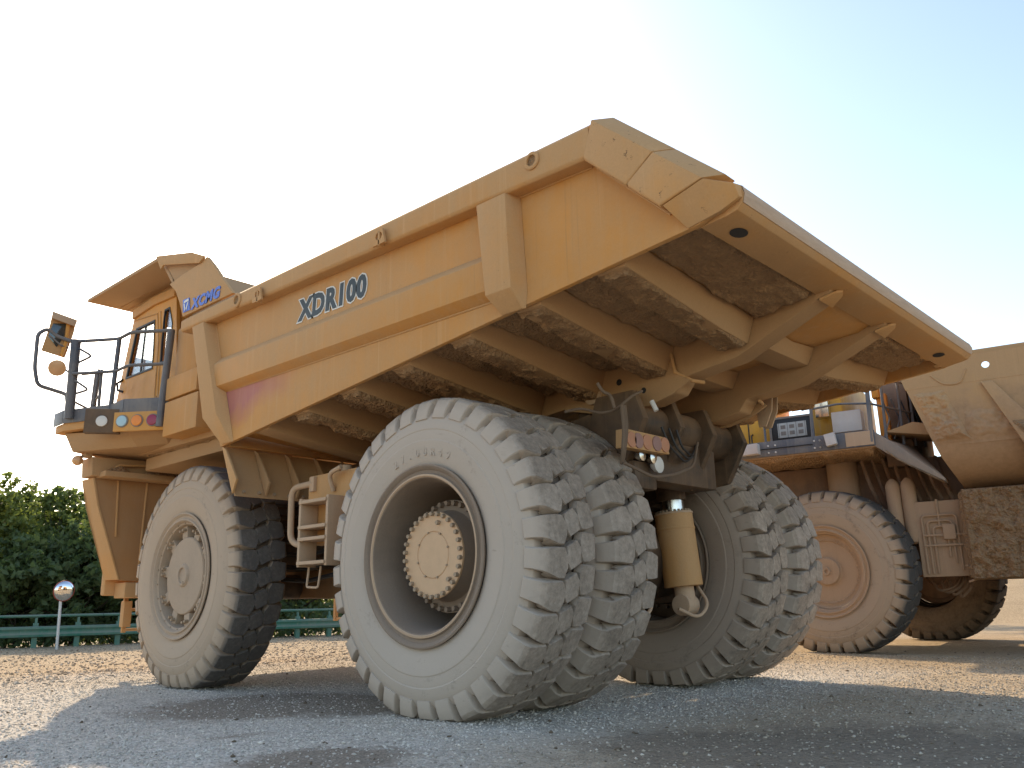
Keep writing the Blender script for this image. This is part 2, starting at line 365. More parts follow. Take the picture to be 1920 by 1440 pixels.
def ground_z(x, y):
    near = np.exp(-(np.hypot(x, y)/14)**2)
    z = (fbm(x, y, .9, 1)-.5)*.05*near + (fbm(x, y, 5, 9)-.5)*.024*near
    r = np.hypot(x+5.4, y-7.1)
    drop = np.clip((x*.96-y*.28-20.6)/9, 0, 1)      # the bank beyond the guard rail
    berm = np.clip((-y-x*.35-24)/6, 0, 1); return z - .012 - .7*drop*drop*(3-2*drop) + 3.0*berm*berm*(3-2*berm)*(.7+.6*fbm(x, y, .25, 31))
def build_ground():
    def axis(a, b, fine, lo, hi):
        g = list(np.arange(a, b+1e-6, fine)); s = fine
        while g[-1] < hi: s *= 1.25; g.append(g[-1]+s)
        s = fine
        while g[0] > lo: s *= 1.25; g.insert(0, g[0]-s)
        return np.array(g)
    X, Y = axis(-5.5, 8, .055, -600, 600), axis(-4, 6.5, .055, -600, 600)
    gx, gy = np.meshgrid(X, Y, indexing='ij'); x, y = gx.ravel(), gy.ravel(); z = ground_z(x, y)
    nx, ny = len(X), len(Y); i, j = np.meshgrid(np.arange(nx-1), np.arange(ny-1), indexing='ij'); q = (i*ny+j).ravel()
    f = np.stack([q, q+ny, q+ny+1, q+1], 1)
    me = bpy.data.meshes.new('ground'); me.vertices.add(len(x)); me.vertices.foreach_set('co', np.stack([x, y, z], 1).ravel())
    me.loops.add(f.size); me.loops.foreach_set('vertex_index', f.ravel()); me.polygons.add(len(f))
    me.polygons.foreach_set('loop_start', np.arange(0, f.size, 4)); me.update(calc_edges=True)
    for nm, val in (('mud', mud_at(x, y)), ('tan', tan_at(x, y))):
        a = me.attributes.new(nm, 'FLOAT', 'POINT'); a.data.foreach_set('value', val.astype(np.float32))
    o = link('ground', me, M['gravel_ground'], None, 180); tag(o, kind='structure')
def build_stones(name, n, x0, x1, y0, y1, rmin, rmax, label, lim=None, power=2.2, mudcut=True, mat='gravel_stone'):
    x = rng.uniform(x0, x1, n); y = rng.uniform(y0, y1, n)
    d = np.hypot(x-CAM[0], y-CAM[1])
    keep = (d > 2.2) & (rng.random(n) < np.clip((7.5/d)**1.6, .05, 1))
    if mudcut: keep &= rng.random(n) > np.clip(mud_at(x, y)*1.5 + .5*(fbm(x, y, 1.3, 21)-.42), 0, .80)
    x, y = x[keep], y[keep]; n = len(x); r = rmin + (rmax-rmin)*rng.random(n)**power
    base = np.array([(1,0,0),(0,1,0),(-1,0,0),(0,-1,0),(.15,.1,1),(0,0,-1)], float)
    tri = np.array([(0,1,4),(1,2,4),(2,3,4),(3,0,4),(1,0,5),(2,1,5),(3,2,5),(0,3,5)])
    V = base[None]*rng.uniform(.65, 1.25, (n, 6, 1)) + rng.normal(0, .16, (n, 6, 3)); V[:, :, 2] *= .62
    a = rng.uniform(0, 6.28, n); c, s = np.cos(a), np.sin(a)
    vx = V[:,:,0]*c[:,None]-V[:,:,1]*s[:,None]; vy = V[:,:,0]*s[:,None]+V[:,:,1]*c[:,None]
    z0 = ground_z(x, y)
    co = np.stack([vx*r[:,None]+x[:,None], vy*r[:,None]+y[:,None], V[:,:,2]*r[:,None]+(z0+r*.25)[:,None]], 2).reshape(-1, 3)
    f = (tri[None]+(np.arange(n)*6)[:,None,None]).reshape(-1, 3)
    me = bpy.data.meshes.new(name); me.vertices.add(len(co)); me.vertices.foreach_set('co', co.ravel())
    me.loops.add(f.size); me.loops.foreach_set('vertex_index', f.ravel()); me.polygons.add(len(f))
    me.polygons.foreach_set('loop_start', np.arange(0, f.size, 3)); me.update(calc_edges=True)
    sh = np.repeat(np.clip(rng.normal(.5, .24, n), 0, 1), 6); tn = np.repeat(np.clip(tan_at(x, y)+rng.normal(0, .12, n), 0, 1), 6)
    for nm, val in (('shade', sh), ('tan', tn)):
        at = me.attributes.new(nm, 'FLOAT', 'POINT'); at.data.foreach_set('value', val.astype(np.float32))
    o = link(name, me, M[mat], None, 0); tag(o, label, 'gravel', kind='stuff')
build_ground()
build_stones('gravel', 170000, -4.5, 9, -7, 6.6, .006, .015, 'fine grey crushed gravel scattered over the yard around the truck')
build_stones('loose_stones', 500, -3.5, 9, -7, 6.2, .012, .028, 'larger loose stones lying among the fine gravel', mudcut=False)

build_stones('far_gravel', 60000, 7, 22, -16, 5, .012, .035, 'coarser tan gravel spread towards the guard rail', mudcut=False)
build_stones('mud_clods', 900, -5, 9, -8, 6, .008, .026, 'dark dried mud clods dropped over the gravel', mudcut=False, mat='ground_clod', power=3)
# ================================================================ wheels
TR, HW, NL, HUBZ = 1.346, .3715, 34, 1.286
def tyre_mesh(name, seed=0, n=136, chip=.004):
    rd = random.Random(seed); P = 2*math.pi/NL
    prof = [(.24,.665),(.30,.70),(.335,.745),(.350,.79),(.362,.85),(.366,.90),(.3715,.935),(.3715,.955),(.366,.965),(.364,1.03),(.360,1.045),(.364,1.055),(.355,1.10),(.336,1.15),(.300,1.20),(.25,1.228),(.13,1.25),(0,1.255)]
    prof = prof + [(-y, r) for y, r in prof[-2::-1]]
    v, f, top, groove_shade = [], [], [], {}
    for y, r in prof:
        for k in range(n): a = k*2*math.pi/n; v.append((r*math.sin(a), y, r*math.cos(a))); top.append(.35 if abs(y) < .33 and r > 1.2 else 0.); groove_shade[len(v)-1] = 1. if abs(y) < .26 and r > 1.2 else 0.
    for i in range(len(prof)-1):
        for k in range(n): k2 = (k+1) % n; f.append((i*n+k, i*n+k2, (i+1)*n+k2, (i+1)*n+k))
    crown = lambda y: TR - .012*(abs(y)/.35)**2.2
    # shoulder lugs, one ring on each side
    for s in (1, -1):
        for q in range(NL):
            ph = (q + (0 if s > 0 else .5))*P
            j = lambda a: rd.uniform(-a, a)
            st = [(.078, crown(.08), .07, .20, .04), (.112, crown(.112), .085, .464, 0), (.175, crown(.175), .09, .464, 0), (.225, crown(.225), .10, .425, .04),
                  (.272, 1.334, .12, .385, .09), (.304, 1.304, .11, .355, .14), (.336, 1.228, .075, .345, .18), (.349, 1.172, .045, .35, .20), (.350, 1.150, .018, .35, .21)]
            rings = []; dj = j(chip)
            for i, (y, r, dep, hf, sk) in enumerate(st):
                hw = hf*P; bev = .007/r; sk = sk*P*.55
                # outward direction of the surface at this station
                if i <= 3: ny_, nr = 0, 1
                elif i == 4: ny_, nr = .25, .97
                elif i == 5: ny_, nr = .72, .70
                else: ny_, nr = .97, .24
                rr = r + (dj*.5 if i < 5 else 0) + j(chip*.35)
                pts = []
                for t, a in ((0, -hw-.01), (.88, -hw), (1, -hw+bev), (1, hw-bev), (.88, hw), (0, hw+.01)):
                    d = dep*(1-t); R2 = rr - nr*d; y2 = (y - ny_*d)*s
                    a2 = ph + a + sk*1.0
                    pts.append((R2*math.sin(a2), y2, R2*math.cos(a2)))
                rings.append(pts)
            o = len(v); 
            for i, rg in enumerate(rings):
                v += rg; top += [.25, .6, 1, 1, .6, .25] if i < 5 else ([0, .2, .45, .45, .2, 0] if i == 5 else [0]*6)
            for i in range(len(rings)-1):
                for k in range(5): f.append((o+i*6+k, o+i*6+k+1, o+(i+1)*6+k+1, o+(i+1)*6+k))
            f.append(tuple(o+k for k in range(6))); f.append(tuple(o+(len(rings)-1)*6+k for k in range(6))[::-1])
    # interlocking centre blocks
    hexa = [(-.462,.035),(-.25,.080),(.235,.085),(.462,-.035),(.25,-.080),(-.235,-.085)]
    for q in range(NL):
        ph = (q+.25)*P; o = len(v); dj = rd.uniform(-.003, .002)
        for ins, dr in ((1.04, -.07), (1.0, -.009), (.955, 0)):
            for a, y in hexa:
                y2 = y*ins; R2 = crown(y2)+dr+(dj if dr > -.05 else 0); a2 = ph+a*P*ins
                v.append((R2*math.sin(a2), y2, R2*math.cos(a2))); top.append(.3 if dr < -.05 else 1)
        for l in range(2):
            for k in range(6): f.append((o+l*6+k, o+l*6+(k+1) % 6, o+(l+1)*6+(k+1) % 6, o+(l+1)*6+k))
        f.append(tuple(o+12+k for k in range(6)))
    lim = -HUBZ+.004
    v2 = []
    for x, y, z in v:
        if z < lim+.10:                                    # flattened where it stands, sidewall bulging a little
            k = min(1, (lim+.10-z)/.2); y *= 1+.03*k
        v2.append((x, y, max(z, lim)))
    me = bpy.data.meshes.new(name); me.from_pydata(v2, [], f); me.update()
    b = bmesh.new(); b.from_mesh(me); bmesh.ops.recalc_face_normals(b, faces=b.faces); b.to_mesh(me); b.free()
    at = me.attributes.new('top', 'FLOAT', 'POINT'); at.data.foreach_set('value', top)
    at = me.attributes.new('groove_shade', 'FLOAT', 'POINT'); at.data.foreach_set('value', [groove_shade.get(i, 0.) for i in range(len(v))])
    me.polygons.foreach_set('use_smooth', [True]*len(me.polygons)); me.set_sharp_from_angle(angle=R_(17))
    return me
def circ_text(name, txt, r, y, size, a_mid, mat, parent, flip=False):
    """raised letters set round a sidewall"""
    mb = MB(); n = len(txt); step = size*.95/r
    for i, ch in enumerate(txt):
        if ch == ' ': continue
        me = text_mesh(ch, size, .006, .0)
        a = a_mid + (i-(n-1)/2)*step*(-1)
        c, s = math.cos(a), math.sin(a)                   # a: angle from +z towards +x ; seen from +y, +x is to the left
        er = Vector((s, 0, c)); et = Vector((-c, 0, s))   # text x runs towards -x at the top
        base = er*r + Vector((0, y, 0))
        vs = [base + et*(p.co.x) + er*(p.co.y) + Vector((0, p.co.z, 0)) for p in me.vertices]
        mb.add(vs, [tuple(q.vertices) for q in me.polygons]); bpy.data.meshes.remove(me)
    return tag(mb.build(name, mat, parent, smooth=0), kind='stuff')
def text_mesh(txt, size, extrude, offset, shear=0, space=1.0):
    cu = bpy.data.curves.new('t', 'FONT'); cu.body = txt; cu.size = size; cu.extrude = extrude; cu.offset = offset; cu.shear = shear
    cu.align_x = 'CENTER'; cu.space_character = space; cu.resolution_u = 3
    o = bpy.data.objects.new('t', cu); col.objects.link(o); dg = bpy.context.evaluated_depsgraph_get()
    me = bpy.data.meshes.new_from_object(o.evaluated_get(dg)); bpy.data.objects.remove(o); bpy.data.curves.remove(cu)
    return me
def nut_ring(n, r, y, rad, length, a0=0, skip=None, pair=None):
    mb = MB()
    for k in range(n):
        a = a0 + k*2*math.pi/n
        for da in ((0,) if not pair else (-pair, pair)):
            c = Vector((r*math.sin(a+da), y, r*math.cos(a+da)))
            mb.cyl(c, c+Vector((0, length, 0)), rad, rad*.9, 6)
    return mb
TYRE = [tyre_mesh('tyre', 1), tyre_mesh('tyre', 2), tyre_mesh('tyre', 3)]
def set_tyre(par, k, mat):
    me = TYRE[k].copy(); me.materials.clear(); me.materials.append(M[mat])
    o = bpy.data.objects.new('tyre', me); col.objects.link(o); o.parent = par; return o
def wheel_rear_outer(parent, loc, flip, tk, tmat, label=None):
    w_ = empty('wheel', loc, math.pi if flip else 0, parent)
    if label: w_['label'] = label
    t = set_tyre(w_, tk, tmat)
    rim = MB().lathe_y([(.26,.66),(.335,.70),(.352,.748),(.372,.752),(.377,.738),(.366,.716),(.348,.702),(.345,.676),(.362,.668),(.366,.652),(.352,.636),(.30,.618),(.18,.604),(-.02,.592),(-.36,.575),(-.42,.56),(-.43,.40)], 96)
    rim.build('rim', M['rim_brown'], w_, smooth=28)
    MB().lathe_y([(.353,.6385),(.3685,.652),(.3655,.667)], 96).build('lock_ring', M['dusty_steel'], w_, smooth=40)
    hub = MB().lathe_y([(-.43,.44),(-.10,.44),(-.08,.475),(.03,.475),(.035,.41),(.05,.385),(.10,.366),(.195,.358),(.205,.350)], 72)
    hub.build('hub_drum', M['rim_brown'], w_, smooth=30)
    MB().lathe_y([(.205,.34),(.205,.362),(.222,.362),(.226,.356),(.226,.20),(.219,.194),(.226,.186),(.226,0.001)], 72).build('hub_cover', M['hub_face'], w_, smooth=25)
    b = nut_ring(30, .343, .222, .020, .034); b.v += []
    c = nut_ring(1, .275, .226, .020, .034, 6.0); b.add(c.v, c.f); c = nut_ring(1, .295, .226, .020, .034, 3.95); b.add(c.v, c.f)
    c = nut_ring(8, .194, .222, .010, .014, .3); b.add(c.v, c.f)
    tag(b.build('cover_bolts', M['bolt'], w_, smooth=30), kind='stuff')
    tag(nut_ring(32, .446, .03, .024, .05).build('flange_bolts', M['rim_brown'], w_, smooth=30), kind='stuff')
    for k in range(6):
        a = k*1.047+.4; pass
    lumps('mud', M['mud_dark'], w_, [(-.50,-.1,-.26),(-.05,-.1,-.56),(-.05,-.02,-.42),(-.38,-.02,-.20)], 18, 12, .08, 9, (0,.5,.6), 3)
    return w_
def wheel_inner(parent, loc, flip, tk, tmat, label=None, hubmat='oily_steel'):
    w_ = empty('wheel', loc, math.pi if flip else 0, parent)
    if label: w_['label'] = label
    set_tyre(w_, tk, tmat)
    MB().lathe_y([(.26,.66),(.335,.70),(.352,.748),(.372,.752),(.377,.738),(.362,.716),(.34,.70),(.335,.665),(.345,.645),(.33,.62),(.15,.605),(-.30,.60),(-.335,.69),(-.352,.748),(-.26,.66)], 96).build('rim', M['rim_brown'], w_, smooth=28)
    MB().lathe_y([(.02,.60),(.04,.52),(.05,.45),(.12,.44),(.14,.40),(.14,.30),(.30,.28),(.30,.001)], 64).build('brake_housing', M[hubmat], w_, smooth=30)
    tag(nut_ring(24, .48, .045, .02, .03).build('brake_bolts', M[hubmat], w_, smooth=30), kind='stuff')
    return w_
def wheel_front(parent, loc, rz, tk, tmat, rimmat, discmat, label=None, plain=False):
    w_ = empty('wheel', loc, rz, parent)
    if label: w_['label'] = label
    set_tyre(w_, tk, tmat)
    MB().lathe_y([(.26,.66),(.335,.70),(.352,.748),(.370,.752),(.375,.738),(.362,.720),(.35,.708),(.35,.684),(.366,.676),(.368,.660),(.352,.645),(.325,.635),(.315,.615),(.24,.60),(.12,.595),(.10,.585)], 96).build('rim', M[rimmat], w_, smooth=28)
    if plain:
        MB().lathe_y([(.26,.60),(.25,.585),(.235,.57),(.235,.50),(.22,.49),(.215,.24),(.225,.225),(.27,.215),(.275,.205),(.275,.07),(.30,.065),(.30,.03),(.28,.028),(.28,.001)], 80).build('hub_disc', M[discmat], w_, smooth=26)
        tag(nut_ring(56, .512, .228, .016, .02).build('gear_teeth', M[discmat], w_, smooth=30), kind='stuff')
        MB().box((.19, .225, .27), (.10, .04, .07), Matrix.Rotation(.8, 3, 'Y')).build('hub_lug', M[discmat], w_, bevel=.01)
        return w_
    MB().lathe_y([(.10,.59),(.105,.52),(.10,.465),(.27,.462),(.285,.45),(.292,.38),(.296,.14),(.315,.128),(.322,.118),(.322,.095),(.302,.088),(.300,.001)], 72).build('hub_disc', M[discmat], w_, smooth=28)
    mb = MB()
    for k in range(10):
        a = k*2*math.pi/10+.2; er = Vector((math.sin(a), 0, math.cos(a))); et = Vector((math.cos(a), 0, -math.sin(a)))
        c = er*.545 + Vector((0, .20, 0))
        MB().box(c, (.13, .14, .17), Matrix((et, Vector((0,1,0)), er)).transposed()).build('rim_clamp', M[rimmat], w_, bevel=.012)
    tag(nut_ring(10, .555, .268, .02, .05, .2, pair=.065).build('clamp_nuts', M['bolt'], w_, smooth=30), kind='stuff')
    tag(nut_ring(22, .63, .318, .010, .014).build('rim_bolts', M['bolt'], w_, smooth=30), kind='stuff')
    c = nut_ring(1, .10, .30, .02, .03, 3.6); c.build('plug', M['bolt'], w_, smooth=30)
    return w_
# ================================================================ the near dump truck (rear axle at the origin, facing +x)
T1 = tag(empty('dump_truck'), 'dusty ochre dump truck with dual rear tyres and XDR100 lettered on its raised-tail bed', 'dump truck')
YO = 2.474-HW; YI = YO-2*HW-.125
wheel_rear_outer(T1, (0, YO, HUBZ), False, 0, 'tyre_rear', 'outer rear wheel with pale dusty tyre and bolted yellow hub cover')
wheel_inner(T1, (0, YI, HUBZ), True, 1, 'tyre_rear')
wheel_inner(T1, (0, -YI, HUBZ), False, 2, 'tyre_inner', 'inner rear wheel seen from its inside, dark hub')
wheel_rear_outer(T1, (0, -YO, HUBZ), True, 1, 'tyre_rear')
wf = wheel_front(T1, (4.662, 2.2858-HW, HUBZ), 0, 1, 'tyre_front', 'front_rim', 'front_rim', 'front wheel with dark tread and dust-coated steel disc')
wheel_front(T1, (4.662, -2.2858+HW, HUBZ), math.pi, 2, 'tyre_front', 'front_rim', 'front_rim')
for wch, mt in ((T1.children[0], 'tyre_rear'),):
    circ_text('sidewall_lettering', '27.00R49', .825, .362, .10, .0, M['tyre_rear'], wch)

SY, RY = 2.56, 2.70                        # side plate, rail face
bot = lambda x: 3.25 - .101*(x+2.73)       # lower edge of the bed side
flo = lambda y: -.15 + .2*max(0, 1-abs(y)/2.5)    # floor sheet, below (+) / above (-) that edge
rail_lo = lambda x: 4.01 + .0276*(x+2.05)
rail_hi = lambda x: 4.30 + .010*(x+2.15)
# --- bed shell: side plates, front wall, floor sheet
sh = MB()
sp = [(3.31, bot(3.31)), (-2.86, bot(-2.86)), (-3.06, 3.34), (-3.10, 3.44), (-2.25, 4.26), (4.22, 4.34), (4.16, 4.15)]
bed = None
for s in (1, -1): sh.prism_y(sp, s*SY, s*(SY-.05))
sh.loft([[(3.29, y, bot(3.31)), (4.15, y, 4.33), (4.07, y, 4.33), (3.20, y, bot(3.31))] for y in (-SY+.06, SY-.06)])
xs = [3.24, 1.5, 0, -1.5, -2.6]
sh.loft([[(x, y, bot(x)-flo(y)) for y in (2.505, 1.3, 0, -1.3, -2.505)] + [(x, y, bot(x)-flo(y)+.03) for y in (-2.505, -1.3, 0, 1.3, 2.505)] for x in xs] + [[(-2.93, y, 3.32) for y in (2.505, 1.3, 0, -1.3, -2.505)] + [(-2.93, y, 3.35) for y in (-2.505, -1.3, 0, 1.3, 2.505)]])
bed = sh.build('dump_bed', M['bed_side'], T1, bevel=.008)
for s in (1, -1):
    # top rail: box with a chamfered upper edge
    rg = []
    for x in (4.24, 2.9, .4, -2.10):
        a, b = rail_lo(x), rail_hi(x); xo = 0
        rg.append([(x, s*SY-s*.14, a), (x, s*(RY-.02), a), (x, s*RY, a+.025), (x, s*RY, b-.05), (x, s*(RY-.05), b), (x, s*(SY-.14), b)])
    MB().loft(rg).build('top_rail', M['yellow_dusty'], bed, bevel=.01)
    # tail bolster: slanting box from the rail end to the tail lip
    A = [Vector((-2.15, 0, 4.30)), Vector((-2.05, 0, 4.01))]; B = [Vector((-2.985, 0, 3.50)), Vector((-2.66, 0, 3.41))]
    A = [Vector((-2.13, 0, 4.298)), Vector((-2.045, 0, 4.005))]
    up = Vector((-.085, 0, .055))
    def ring(p, q, e=0): return [(q.x, s*(SY-.10), q.z), (q.x, s*(RY-.015), q.z), (q.x, s*(RY+.004), q.z+.02), (p.x, s*(RY+.004), p.z), (p.x+up.x, s*(RY-.16), p.z+up.z), (p.x+up.x, s*(SY-.16), p.z+up.z)]
    mid = [(A[0]*.42+B[0]*.58), (A[1]*.42+B[1]*.58)]
    MB().loft([ring(A[0], A[1]), ring(mid[0], mid[1])]).build('tail_bolster', M['bolster'], bed, bevel=.012)
    off = Vector((-.006, 0, -.006)); m2 = [mid[0]+off, mid[1]+off]
    E0 = Vector((-2.80, 0, 3.20)); 
    rgB = ring(B[0], B[1])
    MB().loft([ring(m2[0], m2[1]), rgB]).build('bolster_end', M['bolster'], bed, bevel=.012)
    # end cap folding down and back under the bolster
    c1 = [Vector(v) for v in (rgB[2], rgB[3], rgB[4])]
    cap = [Vector((-2.675, s*(RY-.002), 3.415)), Vector((-2.985, s*(RY-.002), 3.497)), Vector((-3.15, s*(RY-.10), 3.44)), Vector((-3.155, s*(SY-.01), 3.36)), Vector((-3.02, s*(SY+.006), 3.30)), Vector((-2.78, s*(SY+.012), 3.255))]
    inn = [v + Vector((0, -s*.14, .03)) for v in cap]
    MB().loft([cap, inn]).build('end_cap', M['bolster'], bed, bevel=.01)
    # ribs
    def rib(xa0, xa1, z1, xb0, xb1, z0, zt, xt0, xt1, nm='side_rib'):
        o, i_ = s*(RY+.002), s*(SY+.002)
        rg = [[(xa0, i_, z1), (xa0, o, z1), (xa1, o, z1), (xa1-.05*(1 if xa1 < xa0 else -1), i_, z1)],
              [(xb0, i_, z0), (xb0, o, z0), (xb1, o, z0), (xb1-.05, i_, z0)],
              [(xt0, i_-s*.001, zt), (xt0, i_+s*.012, zt), (xt1, i_+s*.012, zt), (xt1-.03, i_-s*.001, zt)]]
        return MB().loft(rg).build(nm, M['yellow_dusty'], bed, bevel=.014)
    rib(-.93, -1.25, rail_lo(-1.1)-.002, -1.02, -1.295, 3.225, 3.08, -1.08, -1.29)
    rib(3.93, 3.66, rail_lo(3.8)-.002, 3.50, 3.19, 2.98, 2.66, 3.27, 3.06)
    # waist stiffener between the ribs
    MB().loft([[(x, s*(SY+.002), zz+.10), (x, s*(SY+.10), zz), (x, s*(SY+.10), zz-.265+dz), (x, s*(SY+.002), zz-.33+dz)] for x, zz, dz in ((3.50, 3.60, -.01), (-.99, 3.555, .0))]).build('waist_rail', M['yellow'], bed, bevel=.012)
    # lifting eyes
    for (u, v_, r) in ((998, 302, .075), (445, 563, .085)):
        p = px(u, v_, 'y', RY); y0 = s*(RY-.01)
        prof = [(y0, r), (y0+s*.022, r), (y0+s*.028, r*.9), (y0+s*.028, r*.62), (y0-s*.03, r*.56)]
        MB().lathe_y(prof, 28, p.x, p.z).build('lifting_eye', M['yellow_dusty'], bed, smooth=30)
        MB().lathe_y([(y0+s*.012, r*.6), (y0+s*.011, .001)], 20, p.x, p.z).build('eye_hole', M['mud_dark'], bed, smooth=0)
    for (u, v_) in ((713, 446), (485, 554)):
        p = px(u, v_, 'y', RY+.03)
        holed('rail_hook', [(p.x-.09, p.z-.07), (p.x+.09, p.z-.07), (p.x+.10, p.z+.02), (p.x+.02, p.z+.10), (p.x-.05, p.z+.08)],
              [[(p.x+.05*math.cos(t), p.z+.012+.04*math.sin(t)) for t in [k*.785 for k in range(8)]]], lambda a, b: (a, s*(RY+.05), b), (0, -s, 0), .022, M['yellow_dusty'], bed)
        MB().bb(p.x-.012, p.x+.012, min(s*(RY-.01), s*(RY+.05)), max(s*(RY-.01), s*(RY+.05)), p.z-.08, p.z+.06).build('hook_gusset', M['yellow_dusty'], bed, bevel=.004)
    for path in ([(-2.02, SY+.004, rail_lo(-2.0)-.004), (-1.26, SY+.004, rail_lo(-1.26)-.004)], [(-1.262, SY+.004, 4.0), (-1.30, SY+.004, 3.24), (-1.30, SY+.006, 3.10)],
                 [(3.2, SY+.004, 3.265), (-.98, SY+.004, 3.222)], [(3.60, SY+.004, 4.15), (3.44, SY+.004, 3.72)], [(-2.06, SY+.006, 3.99), (-2.66, SY+.006, 3.40)]):
        MB().tube([(x, s*y, z) for x, y, z in path], .009, 6).build('weld_bead', M['yellow_dusty'], bed)
# --- tail lip across the whole width
lip = [(-2.84, 3.262), (-3.04, 3.283), (-3.11, 3.30), (-3.15, 3.34), (-3.165, 3.40), (-3.15, 3.455), (-3.10, 3.49), (-2.9, 3.50), (-2.84, 3.45)]
MB().loft([[(x, y, z) for x, z in lip] for y in (-SY+.055, -1.2, 0, 1.2, SY-.055)]).build('tail_lip', M['yellow_dusty'], bed, bevel=.006)
MB().loft([[(x-.0045, y, z) for x, z in lip[3:6]]+[(-3.12, y, 3.47), (-3.12, y, 3.35)] for y in np.linspace(-SY+.06, SY-.06, 9)], cap=False).build('worn_edge', M['worn_edge'], bed, smooth=30)
for y in (2.23, -1.98):
    ring_ = [(-2.97+.055*math.cos(t)*1.0, y+.085*math.sin(t)) for t in [k*.4488 for k in range(14)]]
    MB().loft([[(x, yy, 3.2755-.101*0-.0035-(x+2.97)*.105) for x, yy in ring_]], cap=False).add([(x, yy, 3.2755-.0035-(x+2.97)*.105) for x, yy in ring_], [tuple(range(14))]).build('drain_hole', M['black'], bed, smooth=0)
# --- cross ribs under the floor
RIBX = [-2.09, -1.29, -.52, .26, 1.04, 1.82, 2.55]
BY = .60
def ribz(x, y): return bot(x) - (.005 + .20*max(0, min(1, (2.5-abs(y))/1.6)))
for k, x in enumerate(RIBX):
    for (y0, y1) in ((2.50, BY+.13), (-2.50, -BY-.13), (BY-.13, -BY+.13)):
        ys = np.linspace(y0, y1, 5) if abs(y0-y1) > .01 else [y0, y1]
        rg = []
        for y in ys:
            zb = ribz(x, y) if abs(y) > BY else ribz(x, BY)+.04; zt = bot(x)-flo(y)+.01
            rg.append([(x+.21, y, zt+.0), (x+.13, y, zb), (x-.13, y, zb), (x-.21, y, zt)])
        MB().loft(rg).build('floor_rib', M['yellow_under'], bed, bevel=.012)
        if abs(y0) > 2 and x < 2.4:
            a, b = rg[0], rg[-1]
            ya, yb = y0-math.copysign(.02, y0), y1+math.copysign(.02, y0)
            q = [(x+.20, ya, ribz(x, ya)-.002+.05), (x+.20, yb, ribz(x, yb)+.03), (x-.09, yb, ribz(x, yb)-.001), (x-.09, ya, ribz(x, ya)-.001)]
            q = [(x+.14, ya, ribz(x, ya)-.001), (x+.14, yb, ribz(x, yb)-.001), (x-.135, yb, ribz(x, yb)-.001), (x-.135, ya, ribz(x, ya)-.001)]
            lumps('mud', M['mud'], bed, q, 110, 20, .055 if x > -1.9 else .045, 9, (0, 0, -1), k+1+(y0 < 0)*9, edge=.03, cover=-.05)
# mud caked on the floor panels between the ribs
for k, (xa, xb) in enumerate(list(zip(RIBX[:-1], RIBX[1:])) + [(-3.04, -2.09)]):
    for y0, y1 in ((2.49, .74), (-.74, -2.49)):
        f = lambda x, y: (x, y, bot(x)-flo(y)-.002)
        lumps('mud', M['mud_dark' if k % 2 else 'mud'], bed, [f(xa+.2, y0), f(xa+.2, y1), f(xb-.2, y1), f(xb-.2, y0)], 70, 26, .055, 7, (0, 0, -1), 20+k+(y0 < 0)*7, edge=.05, cover=-.5)
# --- the two long beams with their hinge plates
prof = [(-2.98, 3.30), (-2.96, 3.262), (-2.10, 2.89), (-1.55, 2.815), (-1.46, 2.70), (-1.20, 2.64), (-.60, 2.66), (-.25, 2.76), (3.0, 2.46), (3.0, 2.75), (-2.5, 3.30)]
for s in (1, -1):
    MB().prism_y(prof, s*(BY-.12), s*(BY+.12)).build('floor_beam', M['yellow_under'], bed, bevel=.02)
    y = s*(BY+.135)
    MB().prism_y([(-1.64, 2.775), (-1.46, 2.68), (-1.20, 2.615), (-.60, 2.635), (-.20, 2.73), (-.20, 3.15), (-1.40, 3.22), (-1.50, 2.86)], y-.014, y+.014).build('hinge_plate', M['yellow_under'], bed, bevel=.006)
    MB().tube([(-1.40, y+s*.01, 3.20), (-1.475, y+s*.02, 3.02), (-1.50, y+s*.02, 2.87), (-1.62, y-s*.06, 2.785), (-1.66, y-s*.20, 2.785)], .018, 8).build('plate_edge', M['yellow_dusty'], bed)
    MB().loft([[(-2.99+dx, s*BY+yy, 3.275-.002-(dx)*.44) for dx, yy in ((0, -.06), (-.03, 0), (0, .06), (.12, .13), (.12, -.13))], [(-2.99+dx, s*BY+yy, 3.255-.002-(dx)*.44) for dx, yy in ((0, -.06), (-.03, 0), (0, .06), (.12, .13), (.12, -.13))]]).build('beam_foot', M['yellow_dusty'], bed, bevel=.004)
    for u, v_, r in ((1161, 717, .032), (1207, 732, .028), (1113, 742, .085)):
        p = px(u, v_, 'y', BY+.15)
        if r < .05: MB().lathe_y([(s*(BY+.152), r), (s*(BY+.1525), .001)], 14, p.x, p.z).build('plate_hole', M['black'], bed, smooth=0)
        else: MB().lathe_y([(s*(BY+.149), r*1.15), (s*(BY+.185), r*1.1), (s*(BY+.19), r*.7), (s*(BY+.175), .001)], 24, p.x, p.z).build('hinge_pin', M['dusty_steel'], bed, smooth=30)
